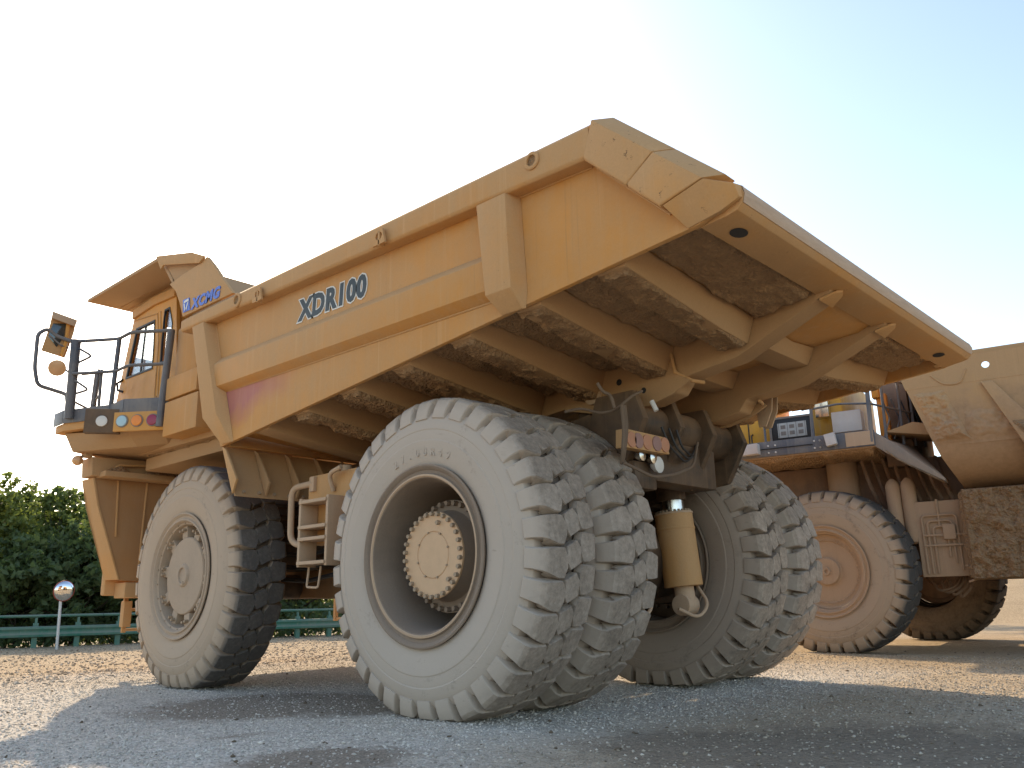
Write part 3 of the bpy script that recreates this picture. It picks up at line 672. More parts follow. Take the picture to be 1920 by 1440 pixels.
# hanging guide bracket with two fingers
p = px(1068, 660, 'y', 1.05)
hb = MB()
hb.prism_y([(p.x+.20, p.z+.12), (p.x-.12, p.z+.10), (p.x-.08, p.z-.06), (p.x-.02, p.z-.16), (p.x+.07, p.z-.18), (p.x+.16, p.z-.02)], 1.04, 1.065)
hb.prism_y([(p.x+.02, p.z+.10), (p.x-.22, p.z+.10), (p.x-.16, p.z-.02), (p.x-.12, p.z-.17), (p.x-.06, p.z-.17), (p.x-.05, p.z-.04)], .93, .955)
hb.bb(p.x-.12, p.x+.10, .955, 1.04, p.z+.04, p.z+.10); hb.build('guide_bracket', M['dusty_steel'], bed, bevel=.006)
p = px(1430, 772, 'y', -1.0)
hb = MB()
for q in (0, -.12): hb.prism_y([(p.x+.15, p.z+.16), (p.x-.12, p.z+.16), (p.x-.10, p.z), (p.x-.02, p.z-.16), (p.x+.06, p.z-.16), (p.x+.07, p.z)], -1.0+q, -1.025+q)
hb.build('guide_bracket', M['dusty_steel'], bed, bevel=.006)
# --- ribbed rock panel hanging below the front of the bed
pan = MB(); q0, q1 = Vector((3.30, 0, 2.63)), Vector((3.02, 0, 2.07)); nv = Vector((-.9, 0, .43)).normalized()
pan.loft([[(q0.x, y, q0.z), (q1.x, y, q1.z), (q1.x+.02, y, q1.z-.004), (q0.x+.02, y, q0.z)] for y in (-2.50, 2.50)])
pan.build('rock_panel', M['yellow_under'], bed, bevel=.004)
for k in range(13):
    y = 2.535-k*.40
    MB().loft([[(q0.x-.00, yy, q0.z+.02), (q0.x-.09, yy, q0.z-.03), (q1.x-.085, yy, q1.z+.17), (q1.x-.012, yy, q1.z+.02)] for yy in (y-.014, y+.014)]).build('panel_rib', M['yellow_dusty' if k == 0 else 'yellow_under'], bed, bevel=.004)
pb = MB()
for k in range(26):
    y = 2.40-k*.19; c = q1 + Vector((0, y, 0)) + (q0-q1)*.08; pb.cyl(c, c+Vector((-.028, 0, .013)), .018, n=6)
tag(pb.build('panel_bolts', M['bolt'], bed, smooth=30), kind='stuff')
# --- canopy plate with the lettering, and the canopy roof over the cab
CY = 2.68
plate = side([(377, 493), (388, 481), (403, 500), (419, 525), (436, 549), (342, 594), (336, 566), (329, 546), (318, 533), (345, 513)], CY)
for s in (1, -1):
    MB().prism_y(plate if s > 0 else [q for q in plate if q[0] > 3.9 and q[1] < 5.0], s*CY, s*(CY-.045)).build('canopy_side', M['yellow_dusty'], bed, bevel=.006)
    sk = side([(296, 481.5), (363, 474), (388, 481), (377, 494), (310, 498), (305, 506)], CY)
    MB().prism_y(sk, s*(CY+.03), s*(CY+.005)).build('canopy_skirt', M['yellow_dusty'], bed, bevel=.005)
    gp = side([(300, 486), (362, 478), (386, 484), (350, 516), (322, 540), (316, 520)], CY)
    MB().prism_y(gp, s*(CY-.05), s*(CY-.09)).build('canopy_gusset', M['yellow_under'], bed, bevel=.004)
t0, t1, t2, t3 = side([(165, 561), (296, 482), (362, 475), (440, 548)], CY)
roof = [(t0[0], t0[1]), (t1[0], t1[1]-.01), (t1[0]-.06, t1[1]-.04)]
lowr = [(x, z-.05) for x, z in roof]
MB().prism_y(roof+lowr[::-1], -CY, CY+.004).build('canopy_roof', M['yellow_under'], bed, bevel=.008)
for k in range(6):
    y = 2.1-k*.84; MB().prism_y([(t0[0]-.15, t0[1]-.052), (t1[0]-.1, t1[1]-.064), (t1[0]-.1, t1[1]-.16), (t0[0]-.15, t0[1]-.09)], y-.03, y+.03).build('canopy_rib', M['yellow_under'], bed, bevel=.005)
MB().loft([[(4.10, y, 4.28), (t1[0]-.03, y, t1[1]-.09), (t1[0]-.09, y, t1[1]-.06), (4.02, y, 4.30)] for y in (-CY+.05, CY-.05)]).build('canopy_wall', M['yellow_under'], bed, bevel=.006)
# --- lettering
def flat_text(name, txt, size, ext, offs, shear, mat, parent, origin, slope=0, sx=1, y=2.6, sc_z=1):
    me = text_mesh(txt, size, ext, offs, shear, 1.12)
    for v in me.vertices:
        X, Y, Z = v.co; v.co = (origin[0]-X*sx, y+Z, origin[1]+Y*sc_z+slope*(-X*sx))
    me.update(); b = bmesh.new(); b.from_mesh(me); bmesh.ops.recalc_face_normals(b, faces=b.faces); b.to_mesh(me); b.free()
    return link(name, me, mat, parent, 0)
a, b = px(560, 602, 'y', SY), px(689, 552, 'y', SY); c = px(689, 517, 'y', SY); d = px(563, 567, 'y', SY)
Lw, Hh = (a.x-b.x), .5*((c.z-b.z)+(d.z-a.z))
siz = Hh/.72; wid = text_mesh('XDR100', siz, 0, .012, .12, 1.02); wx = [v.co.x for v in wid.vertices]; w0 = max(wx)-min(wx); bpy.data.meshes.remove(wid)
mid = ((a.x+b.x)/2, (a.z+b.z)/2); slope = (a.z-b.z)/(a.x-b.x)
flat_text('model_lettering_outline', 'XDR100', siz*1.12, .002, siz*.105, .06, M['white_ink'], bed, mid, slope, Lw/w0*.84, SY+.004)
flat_text('model_lettering', 'XDR100', siz*1.12, .002, siz*.050, .06, M['ink'], bed, mid, slope, Lw/w0*.84, SY+.008)
a, b, c = px(360, 580, 'y', CY), px(412, 556, 'y', CY), px(412, 536, 'y', CY)
Lw, Hh = a.x-b.x, c.z-b.z; siz = Hh/.74
wid = text_mesh('XCMG', siz, 0, .0, .22, 1.02); wx = [v.co.x for v in wid.vertices]; w0 = max(wx)-min(wx); bpy.data.meshes.remove(wid)
mid = ((a.x+b.x)/2, (a.z+b.z)/2); slope = (a.z-b.z)/(a.x-b.x)
flat_text('maker_lettering', 'XCMG', siz, .003, siz*.05, .16, M['blue_ink'], bed, mid, slope, Lw/w0*.97, CY+.006)
e = [px(u, v, 'y', CY) for u, v in ((344, 587), (357, 581), (356, 558), (344, 563))]
MB().prism_y([(q.x, q.z) for q in e], CY+.004, CY+.008).build('emblem_plate', M['blue_ink'], bed, smooth=0)
cx, cz = sum(q.x for q in e)/4, sum(q.z for q in e)/4; k = abs(e[0].x-e[1].x)*.5
em = MB()
em.prism_y([(cx+.55*k, cz+.72*k), (cx-.55*k, cz+.80*k), (cx-.72*k, cz+.45*k), (cx+.72*k, cz+.40*k)], CY+.0095, CY+.0125)
em.prism_y([(cx+.70*k, cz+.28*k), (cx+.42*k, cz+.30*k), (cx+.10*k, cz-.55*k), (cx+.22*k, cz-.85*k)], CY+.0095, CY+.0125)
em.prism_y([(cx-.70*k, cz+.34*k), (cx-.42*k, cz+.32*k), (cx-.06*k, cz-.55*k), (cx-.22*k, cz-.82*k)], CY+.0095, CY+.0125)
em.build('emblem', M['white_ink'], bed, smooth=0)

# ================================================================ chassis
ch = MB()
for s in (1, -1):
    ch.prism_y([(7.1, 1.35), (7.1, 1.95), (3.2, 2.0), (1.4, 2.25), (-.85, 2.30), (-.85, 2.0), (.9, 1.75), (2.8, 1.35)], s*.55, s*.80)
ch.bb(-1.1, -.80, -.55, .55, 1.95, 2.35); ch.bb(2.3, 2.6, -.55, .55, 1.4, 1.9); ch.bb(6.7, 7.1, -.55, .55, 1.3, 1.9)
frame = ch.build('chassis_frame', M['oily_steel'], T1, bevel=.02)
MB().lathe_y([(-1.55, .30), (-1.2, .36), (-.6, .42), (-.3, .55), (.3, .55), (.6, .42), (1.2, .36), (1.55, .30)], 40, 0, HUBZ, cap=True).build('axle_housing', M['oily_steel'], T1)
MB().lathe_y([(-1.7, .16), (1.7, .16)], 20, 4.662, 1.15, cap=True).build('front_axle', M['oily_steel'], T1)
bl = MB(); bl.prism_y([(5.6, 1.02), (3.4, .98), (2.9, 1.15), (2.9, 1.5), (6.0, 1.5), (6.0, 1.2)], -.5, .62); bl.bb(3.2, 3.9, -.45, .5, .90, 1.0)
bl.build('belly_guard', M['brown_fender'], T1, bevel=.03)
bl = MB(); bl.bb(2.7, 6.4, -.9, .9, 1.55, 2.6); bl.bb(1.6, 2.7, -.7, .5, 1.3, 2.0); bl.build('engine', M['oily_steel'], T1, bevel=.05)
mb = MB()
for q in range(7):
    z = 1.2+.16*q; mb.tube([(6.2, .95, z+.2), (5.0, 1.02, z+.08), (3.9, .96, z), (2.6, .92, z+.15), (1.5, .8, z+.3)], .028, 8)
mb.build('hoses', M['rubber_hose'], T1)
# suspension cylinders: right one shows between the rear tyres
for s in (1, -1):
    sus = empty('suspension_cylinder', (0, 0, 0), 0, T1)
    top, b = Vector((-.56, -.46*s, 2.42)), Vector((-.68, -.50*s, .78)); d = (b-top).normalized(); L = (b-top).length
    P = lambda t: top + d*(L*t)
    MB().cyl(P(0), P(.33), .15, n=28).build('dust_tube', M['oily_steel'], sus, bevel=.01)
    MB().cyl(P(.33), P(.42), .125, n=28).build('rod', M['chrome'], sus)
    MB().cyl(P(.50), P(.515), .200, n=36).build('barrel_band', M['yellow_dusty'], sus, bevel=.003)
    MB().cyl(P(.41), P(.86), .195, n=36).build('barrel', M['yellow_dusty'], sus, bevel=.012)
    nr = MB()
    for k in range(26):
        a = k*.2417; o = d.orthogonal().normalized(); q = d.cross(o); c = P(.41)+(o*math.cos(a)+q*math.sin(a))*.170; nr.cyl(c, c-d*.03, .014, n=6)
    tag(nr.build('cap_screws', M['bolt'], sus), kind='stuff')
    MB().cyl(P(.405), P(.418), .201, n=36).build('cap_ring', M['dusty_steel'], sus, bevel=.004)
    MB().lathe_y([(-.49*s-.10, .105), (-.49*s+.10, .105)], 28, P(.97).x, P(.97).z, cap=True).build('lower_eye', M['dusty_steel'], sus, bevel=.012)
    MB().cyl(P(.86), P(.97), .10, n=20).build('lower_neck', M['dusty_steel'], sus)
    MB().bb(top.x-.28, top.x+.28, top.y-.20, top.y+.20, 2.36, 2.75).build('upper_mount', M['oily_steel'], sus, bevel=.05)
    hs = MB(); c = P(.93); hs.tube(rounded([(c.x-.05, c.y+.22, c.z-.10), (c.x-.17, c.y+.05, c.z-.20), (c.x-.2, c.y-.12, c.z-.06), (c.x-.05, c.y-.16, c.z+.12)], .1), .017); hs.build('return_hose', M['dusty_steel'], sus)
# rear cross tube and hinge ears
MB().lathe_y([(-.95, .20), (.95, .20)], 30, -.95, 2.50, cap=True).build('cross_tube', M['oily_steel'], T1, bevel=.02)
for y in (.92, .30, -.30, -.92):
    MB().prism_y([(-1.28, 2.46), (-1.18, 2.74), (-.75, 2.74), (-.55, 2.2), (-.8, 2.0), (-1.05, 2.05)], y-.05, y+.05).build('hinge_ear', M['oily_steel'], T1, bevel=.03)
ht = px(1115, 800, 'y', .84)
MB().prism_y([(ht.x+.5, 2.2), (ht.x+.45, 2.56), (ht.x+.05, 2.62), (-.75, 2.45), (-1.0, 2.25), (-.9, 2.05)], .80, .86).build('hinge_gusset', M['oily_steel'], T1, bevel=.02)
# rear lamp panel, round lamps set in a dusty plate
XL = -1.30
a, b, c, d = [px(u, v, 'x', XL) for u, v in ((1172, 803), (1247, 820), (1256, 852), (1172, 838))]
lp = MB().loft([[(XL+.0, a.y, a.z), (XL, b.y, b.z), (XL, c.y, c.z), (XL, d.y, d.z)], [(XL+.10, a.y, a.z), (XL+.10, b.y, b.z), (XL+.10, c.y, c.z), (XL+.10, d.y, d.z)]]).build('tail_lamp_panel', M['yellow_dusty'], T1, bevel=.006)
for k, u in enumerate((1165, 1183.5, 1196.5, 1213, 1231, 1246)):
    if k == 0: continue
    q = px(u+0, 824+(u-1183)*.165+(-6 if k == 1 else 0)*0, 'x', XL)
    MB().cyl((XL-.012, q.y, q.z), (XL+.01, q.y, q.z), .068, .07, 24).build('tail_lamp', M['lens_dusty_orange' if k in (1, 3, 5) else 'lens_dusty_red'], lp, bevel=.004)
for (u, v, r, mt) in ((1207, 853, .05, 'chrome'), (1228, 858, .055, 'chrome'), (1238, 871, .075, 'lens_white')):
    q = px(u, v, 'x', XL+.05); lo_ = MB(); lo_.lathe_y([(0, .001), (.01, r), (.05, r*.9), (.09, r*.4)], 20)
    lo_.v = [(q.x+y, q.y+x, q.z+z) for x, y, z in lo_.v]; lo_.build('work_lamp', M[mt], T1)
MB().bb(XL+.16, XL+.4, .60, .95, 1.85, 2.1).build('rear_bracket', M['oily_steel'], T1, bevel=.03)
MB().bb(XL+.3, XL+.55, -.35, .35, 2.12, 2.4).build('rear_cross_plate', M['oily_steel'], T1, bevel=.03)
# looms and hoses at the hinge
hz = MB()
def hp(u, v, x): q = px(u, v, 'x', x); return (q.x, q.y, q.z)
for k in range(3):
    hz.tube(rounded([hp(1165+k*3, 760, -1.34), hp(1170+k*3, 800, -1.36), hp(1168+k*2, 840, -1.36), hp(1165+k, 870, -1.30)], .1), .015, 7)
hz.tube(rounded([hp(1060, 772, -.9), hp(1090, 765, -.9), hp(1125, 775, -1.1), hp(1150, 770, -1.2), hp(1162, 762, -1.3), hp(1185, 742, -1.35), hp(1204, 733, -1.38)], .1), .012, 7)
hz.tube(rounded([hp(1170, 868, -1.34), hp(1195, 880, -1.36), hp(1225, 895, -1.38), hp(1265, 890, -1.36), hp(1300, 875, -1.3), hp(1308, 830, -1.2)], .12), .014, 7)
for k in range(2): hz.tube(rounded([hp(1310+k*5, 790, -1.1), hp(1306+k*4, 830, -1.1), hp(1300+k*3, 875, -1.0), hp(1296, 920, -.95)], .1), .016, 7)
hz.tube(rounded([hp(1120, 718, -1.28), hp(1130, 735, -1.3), hp(1145, 740, -1.3), hp(1152, 765, -1.32)], .06), .014, 7)
hz.build('wiring_loom', M['hose_dusty'], T1)
lc = MB(); q = hp(1222, 752, -1.42); lc.cyl(q, hp(1231, 770, -1.46), .022, n=8); lc.build('connector', M['lens_white'], T1)
hz = MB()
for k in range(3): hz.tube(rounded([hp(1240+k*14, 800+k*3, -1.25), hp(1256+k*11, 838, -1.28), hp(1285+k*6, 868-k*6, -1.2), hp(1306, 850-k*8, -1.1)], .1), .011, 7)
hz.build('hinge_hoses', M['rubber_hose'], T1)
# --- tank with grab pipe and step ladder between the wheels
tk = MB().bb(1.15, 2.42, 1.45, 1.98, 1.52, 2.26).build('hydraulic_tank', M['yellow_dusty'], T1, bevel=.03)
MB().cyl((2.05, 1.75, 2.255), (2.05, 1.75, 2.36), .055, n=16).build('filler_cap', M['dusty_steel'], tk, bevel=.008)
MB().tube(rounded([(2.30, 1.99, 2.17), (2.66, 2.03, 2.15), (2.64, 2.03, 1.56), (2.36, 1.99, 1.50)], .12, 6), .034, 12).build('grab_pipe', M['dusty_steel'], tk)
MB().bb(2.26, 2.34, 1.975, 2.02, 2.08, 2.24).build('pipe_flange', M['dusty_steel'], tk, bevel=.006)
sl_ = MB(); sl_.bb(2.20, 2.24, 1.99, 2.20, 1.28, 1.98); sl_.bb(1.72, 1.76, 1.99, 2.20, 1.28, 1.98)
for z in (1.30, 1.54, 1.66, 1.92): sl_.bb(1.74, 2.22, 2.00, 2.22, z, z+.035)
sl_.build('step_ladder', M['dusty_steel'], tk, bevel=.006)
MB().tube(rounded([(2.16, 2.1, 1.28), (2.16, 2.12, 1.08), (1.96, 2.12, 1.07), (1.95, 2.1, 1.28)], .03), .012, 8).build('lower_step', M['dusty_steel'], tk)
MB().tube(rounded([(1.92, 2.0, 2.05), (1.92, 2.07, 2.22), (1.70, 2.07, 2.27)], .08), .024, 10).build('hand_grip', M['dusty_steel'], tk)
# --- far ladder hanging under the front right
fl = MB(); P1, P2, P3 = px(546, 1132, 'y', -1.6), px(597, 1132, 'y', -1.6), px(546, 1165, 'y', -1.6)
zz0, zz1 = .64, 1.3
for x in (6.9, 7.42): fl.bb(x-.035, x+.035, -2.03, -1.97, zz0, zz1)
fl.bb(6.9, 7.42, -2.02, -1.98, zz0+.02, zz0+.06); fl.bb(6.9, 7.42, -2.02, -1.98, zz0+.32, zz0+.36)
fl.build('access_ladder', M['yellow_dusty'], T1, bevel=.006)
# ================================================================ front end: fender, deck, cab, rails, mirrors
XF = 6.9
fe = MB()
fpoly = [(2.54, 2.70), (2.44, 2.32), (2.06, 1.30), (1.70, 1.28), (1.20, 1.6), (1.1, 2.72)]
fe.prism_x(fpoly, XF, XF+.03)
fen = fe.build('front_fender', M['brown_fender'], T1, bevel=.005)
MB().loft([[(XF-.012, 2.52, 2.70), (XF-.012, 2.425, 2.32), (XF-.012, 2.05, 1.31), (XF+.34, 2.10, 1.31), (XF+.34, 2.46, 2.32), (XF+.34, 2.55, 2.70)], [(XF-.012, 2.55, 2.70), (XF-.012, 2.455, 2.32), (XF-.012, 2.075, 1.31), (XF+.34, 2.12, 1.31), (XF+.34, 2.48, 2.32), (XF+.34, 2.57, 2.70)]]).build('fender_side', M['yellow_dusty'], fen, bevel=.004)
for yt, yb in ((2.20, 2.16), (1.78, 1.80), (1.42, 1.45)):
    zb = 1.9 if yt > 2.1 else 1.36
    MB().loft([[(XF-.022, yt-.008, 2.69), (XF-.022, yt+.008, 2.69), (XF+.001, yt+.012, 2.69), (XF+.001, yt-.012, 2.69)], [(XF-.022, yb-.008, zb), (XF-.022, yb+.008, zb), (XF+.001, yb+.012, zb), (XF+.001, yb-.012, zb)]]).build('fender_seam', M['yellow_dusty'], fen)
MB().bb(XF+.0, XF+.36, 1.55, 1.96, 1.06, 1.275).build('bumper_end', M['yellow_dusty'], T1, bevel=.02)
MB().bb(XF+.36, XF+.5, -2.1, 2.1, 1.1, 1.75).build('front_bumper', M['yellow_dusty'], T1, bevel=.03)
MB().bb(XF+.30, XF+.42, 1.70, 1.82, .66, 1.02).build('ladder_foot', M['yellow_dusty'], T1, bevel=.015)
lf = MB(); 
for y in (1.75, 1.30): lf.bb(XF+.40, XF+.44, y-.03, y+.03, .58, 1.3)
for z in (.60, .88): lf.bb(XF+.39, XF+.45, 1.3, 1.75, z, z+.04)
lf.build('front_ladder', M['yellow_dusty'], T1, bevel=.006)
# cross beam over the tyre carrying the deck, with dirt heaped on it
bm_ = MB(); bm_.prism_x([(2.60, 2.72), (2.62, 2.98), (1.0, 3.02), (1.0, 2.72)], XF-.10, XF+.28); bm_.bb(XF-.30, XF+.2, 1.15, 2.50, 2.70, 2.78)
bm_.build('deck_beam', M['yellow_under'], T1, bevel=.012)
lumps('mud', M['mud_dark'], fen, [(XF-.29, 2.46, 2.785), (XF-.29, 1.2, 2.785), (XF-.09, 1.2, 2.785), (XF-.09, 2.46, 2.785)], 46, 12, .13, 5, (0, 0, 1), 31, edge=.12)
bm_ = MB(); bm_.prism_y([(6.55, 3.02), (4.25, 2.98), (4.05, 3.10), (4.1, 3.30), (6.6, 3.30)], 1.05, 2.10); bm_.bb(4.3, 6.5, 1.0, 2.0, 2.80, 2.98)
bm_.build('deck_support', M['yellow_under'], T1, bevel=.02)
lumps('mud', M['mud_dark'], T1, [(4.3, 2.08, 3.0), (6.5, 2.08, 3.02), (6.5, 1.1, 3.0), (4.3, 1.1, 2.98)], 60, 26, .10, 5, (0, 0, -1), 33, edge=.15)
# bracket loop under the deck
MB().tube(rounded([(XF-.12, 2.36, 2.72), (XF-.16, 2.30, 2.88), (XF-.16, 1.86, 2.92), (XF-.12, 1.80, 2.74)], .06), .02).build('deck_bracket', M['yellow_dusty'], T1)
# deck plate with its dark kick rail
DZ = 3.46
deckp = [(5.30, 2.26), (5.80, 2.64), (6.22, 2.64), (7.0, 2.97), (7.32, 2.97), (7.4, 2.6), (7.4, -2.97), (5.30, -2.97)]
dk = MB().prism_z(deckp, DZ-.13, DZ-.02).build('deck', M['yellow'], T1, bevel=.008)
under = MB()
for k in range(9):
    x = 5.5+k*.2; under.bb(x-.02, x+.02, 1.6, 2.55 if x > 5.8 else 2.2, DZ-.235, DZ-.135)
under.build('deck_grating', M['yellow_under'], dk, bevel=.004)
MB().loft([[(5.45, 2.30, DZ-.24), (5.9, 2.55, DZ-.24), (7.15, 2.9, DZ-.135), (7.2, 2.4, DZ-.135), (7.2, 1.2, DZ-.135), (5.5, 1.2, DZ-.24)], [(5.6, 2.1, DZ-.40), (6.0, 2.35, DZ-.42), (6.95, 2.84, DZ-.42), (7.1, 2.4, DZ-.44), (7.1, 1.2, DZ-.44), (5.7, 1.2, DZ-.42)]]).build('deck_underplate', M['yellow_under'], dk, bevel=.006)
edge3 = [Vector((5.30, 2.275, 0)), Vector((5.80, 2.655, 0)), Vector((6.22, 2.655, 0)), Vector((7.0, 2.985, 0)), Vector((7.33, 2.985, 0))]
kr = MB()
for a, b in zip(edge3[:-1], edge3[1:]):
    d = (b-a).normalized(); n = Vector((-d.y, d.x, 0))
    kr.loft([[a+Vector((0,0,z))+n*o for z, o in ((DZ-.03, 0), (DZ+.16, 0), (DZ+.16, .02), (DZ-.03, .02))], [b+Vector((0,0,z))+n*o for z, o in ((DZ-.03, 0), (DZ+.16, 0), (DZ+.16, .02), (DZ-.03, .02))]])
kr.build('kick_rail', M['navy'], dk, bevel=.004)
# lamp panel on the slanting rear edge of the deck
a, b = Vector((5.33, 2.33, 0)), Vector((5.83, 2.71, 0)); d = (b-a).normalized(); n = Vector((-d.y, d.x, 0))
pl = MB().loft([[q+n*o+Vector((0, 0, z)) for z, o in ((DZ-.28, -.05), (DZ-.02, -.05), (DZ-.02, .0), (DZ-.28, .0))] for q in (a-d*.10, b+d*.06)]).build('lamp_panel', M['yellow_fresh'], dk, bevel=.008)
def disc(c, nn, r, th, nm, mat, par):
    MB().cyl(c, c+nn*th, r, r*.95, 28).build(nm, M[mat], par, bevel=.003)
L = (b-a).length
for t, mt in ((.23, 'lens_red'), (.57, 'lens_orange'), (.90, 'lens_blue')):
    c = a+d*(L*t)+Vector((0, 0, DZ-.145))+n*.001
    disc(c, n, .088, .012, 'lamp_bezel', 'slate', pl); disc(c+n*.0125, n, .074, .012, 'indicator_lamp', mt, pl)
a2, b2 = Vector((5.88, 2.74, 0)), Vector((6.32, 2.76, 0)); d2 = (b2-a2).normalized(); n2 = Vector((-.80, .6, 0))
c = Vector((6.02, 2.84, DZ-.13)); t2_ = Vector((.6, .80, 0))
rp = MB().loft([[c+t2_*u+Vector((0,0,z))-n2*o for u, z in ((-.22, -.16), (.22, -.16), (.22, .17), (-.22, .17))] for o in (0, .10)]).build('reversing_lamp_box', M['oily_steel'], dk, bevel=.01)
disc(c+n2*.001, n2, .075, .02, 'reversing_lamp', 'lens_white', rp)
MB().tube([Vector((6.95, 2.62, 3.02)), Vector((6.95, 2.74, 2.98))], .02).build('lamp_stem', M['slate'], T1)
sp_ = MB(); 
for k in range(9):
    pass
sp_.lathe_y([(-.075, .001), (-.065, .035), (-.04, .06), (0, .075), (.04, .06), (.065, .035), (.075, .001)], 18, 6.95, 2.93)
sp_.v = [(x, y+2.76, z) for x, y, z in sp_.v]; sp_.build('marker_lamp', M['amber'], T1)
MB().bb(6.85, 7.0, 2.60, 2.70, 2.98, 3.06).build('lamp_bracket', M['yellow_under'], T1, bevel=.01)
# --- handrails
RZ, MZ = 4.56, 4.09
rail = empty('handrail', (5.30, 2.26, DZ), 0, T1)
def hr(path, r, nm='rail_tube', mat='navy'):
    o = MB().tube(rounded([Vector(p)-Vector((5.30, 2.26, DZ)) for p in path], .07), r, 12).build(nm, M[mat], rail); return o
tops = [(5.36, 2.32), (5.80, 2.66), (6.20, 2.66), (6.72, 3.03)]
hr([(x, y, RZ) for x, y in tops], .024); hr([(x, y, MZ) for x, y in tops], .022)
pp = MB()
hr([(5.36, 2.36, 3.22), (5.33, 2.32, RZ)], .048, 'post'); hr([(6.25, 2.66, DZ), (6.18, 2.66, RZ+.01)], .032, 'post')
hr([(6.85, 2.97, DZ+.02), (6.74, 3.03, RZ+.03)], .065, 'post'); hr([(6.50, 2.72, DZ+.02), (6.42, 2.76, MZ+.05)], .02, 'post'); hr([(6.55, 2.78, DZ+.1), (6.42, 2.80, MZ+.05)], .016, 'post')
hr([(7.05, 2.60, DZ), (7.0, 2.60, 4.25)], .04, 'post'); hr([(6.42, 2.76, 4.12), (7.0, 2.60, 4.24), (7.3, 2.7, 4.26)], .018)
for z in (3.55, 3.78): hr([(7.02, 2.62, z), (6.48, 2.74, z)], .014)
hr([(6.85, 2.98, 3.75), (7.1, 2.66, 3.72)], .016)
hr([(6.76, 3.03, 4.50), (6.50, 2.88, 4.33), (6.82, 2.98, 4.26)], .016); hr([(6.80, 3.02, 4.05), (6.55, 2.86, 3.86), (6.84, 2.97, 3.82)], .016)
# right hand rails, seen only from elsewhere
hr([(5.4, -2.9, DZ), (5.4, -2.9, RZ), (7.3, -2.9, RZ), (7.3, -2.9, DZ)], .028)
hr([(7.3, -2.9, RZ), (7.3, 1.0, RZ), (7.3, 1.0, DZ)], .028)
# --- mirrors on a bent frame
mf = empty('mirror_frame', (6.95, 3.0, DZ), 0, T1); O = Vector((6.95, 3.0, DZ))
def hx(u, v, x=7.0): return px(u, v, 'x', x)-O
MB().tube(rounded([hx(128, 742, 6.9), hx(118, 737), hx(70, 722), hx(65, 690), hx(71, 625), hx(90, 616), hx(105, 630), hx(140, 642, 6.9)], .07), .027, 12).build('frame_tube', M['navy'], mf)
MB().tube([hx(128, 742, 6.9), hx(132, 770, 6.9)], .05, 12).build('frame_post', M['navy'], mf)
MB().tube([hx(118, 690), hx(135, 702, 6.9)], .014, 8).build('stalk', M['navy'], mf)
FWD = (Vector(CAM)-px(108, 628, 'x', 7.0)).normalized(); nn = Vector((-.90, .28, -.33)).normalized()
def quad3(pts, off): return [hx(u, v)+nn*off for u, v in pts]
body_ = [(99, 583), (144, 600), (139, 625), (122, 672), (76, 658), (92, 612)]
bk = MB().loft([quad3(body_, 0), [q-nn*.14 for q in quad3([(103, 590), (138, 603), (134, 625), (119, 662), (84, 652), (97, 613)], 0)]]).build('mirror_housing', M['yellow_dusty'], mf, bevel=.02, seg=3)
MB().loft([quad3([(98, 583), (145, 600), (141, 612), (98, 596)], .0), quad3([(98, 583), (145, 600), (141, 612), (98, 596)], .10)]).build('mirror_hood', M['dusty_steel'], mf, bevel=.01)
gl_ = MB().loft([quad3([(100, 606), (124, 607), (120, 632), (106, 651), (90, 630)], .002), quad3([(100, 606), (124, 607), (120, 632), (106, 651), (90, 630)], .012)]).build('mirror_glass', M['mirror_dark'], bk, bevel=.006)
MB().loft([quad3([(124, 605), (133, 606), (128, 648), (117, 672), (112, 664), (122, 634)], .001), quad3([(124, 605), (131, 608), (126, 646), (117, 668), (113, 663), (122, 634)], .05)]).build('mirror_trim', M['yellow_fresh'], bk, bevel=.01)
c = hx(107, 690); t = nn.orthogonal().normalized(); q = nn.cross(t)
rings = [[c+nn*o+(t*math.cos(k*.314)+q*math.sin(k*.314))*r for k in range(20)] for o, r in ((-.06, .03), (-.045, .09), (.0, .115), (.012, .112), (.02, .08), (.03, .04), (.032, .005))]
MB().loft(rings).build('round_mirror', M['amber'], mf, smooth=40)
MB().tube(rounded([hx(92, 628)+nn*.015, hx(115, 648)+nn*.05, hx(128, 652)+nn*.02], .05), .012, 8).build('mirror_guard', M['navy'], mf)
# --- cab
cab = empty('cab', (6.0, 1.4, DZ), 0, T1); CO = Vector((6.0, 1.4, DZ)); CW = 2.20
def cs(pts): return [(x-CO.x, z-CO.z) for x, z in side(pts, CW)]
outer = cs([(251, 600), (214, 772), (322, 782), (331, 700), (331, 556), (290, 574)])
w1 = cs([(257, 617), (291, 601), (289, 650), (286, 691), (237, 710)]); w2 = cs([(310, 582), (319, 577), (324, 606), (320, 645), (315, 677), (301, 681), (304, 640), (308, 596)])
to3 = lambda x, z: (x, CW-CO.y, z)
ctr = lambda w, k: [((x-sum(a for a, _ in w)/len(w))*k+sum(a for a, _ in w)/len(w), (z-sum(b for _, b in w)/len(w))*k+sum(b for _, b in w)/len(w)) for x, z in w]
holed('cab_side', outer, [w1, w2], to3, (0, -1, 0), .05, M['yellow_fresh'], cab)
holed('cab_far_side', outer, [ctr(outer, .86)], lambda x, z: (x, CW-CO.y-1.65, z), (0, 1, 0), .05, M['yellow_fresh'], cab)
xs0 = [q[0] for q in outer]; 
o = outer; yA, yB = CW-CO.y-.05, CW-CO.y-1.60
for wl, nm in ((w1, 'door_window'), (w2, 'rear_quarter_window')):
    holed(nm+'_seal', ctr(wl, 1.03), [ctr(wl, .955)], lambda x, z: (x, CW-CO.y+.010, z), (0, -1, 0), .03, M['seal'], cab)
    MB().prism_y(ctr(wl, .985), CW-CO.y-.022, CW-CO.y-.028).build(nm, M['glass'], cab, smooth=0)
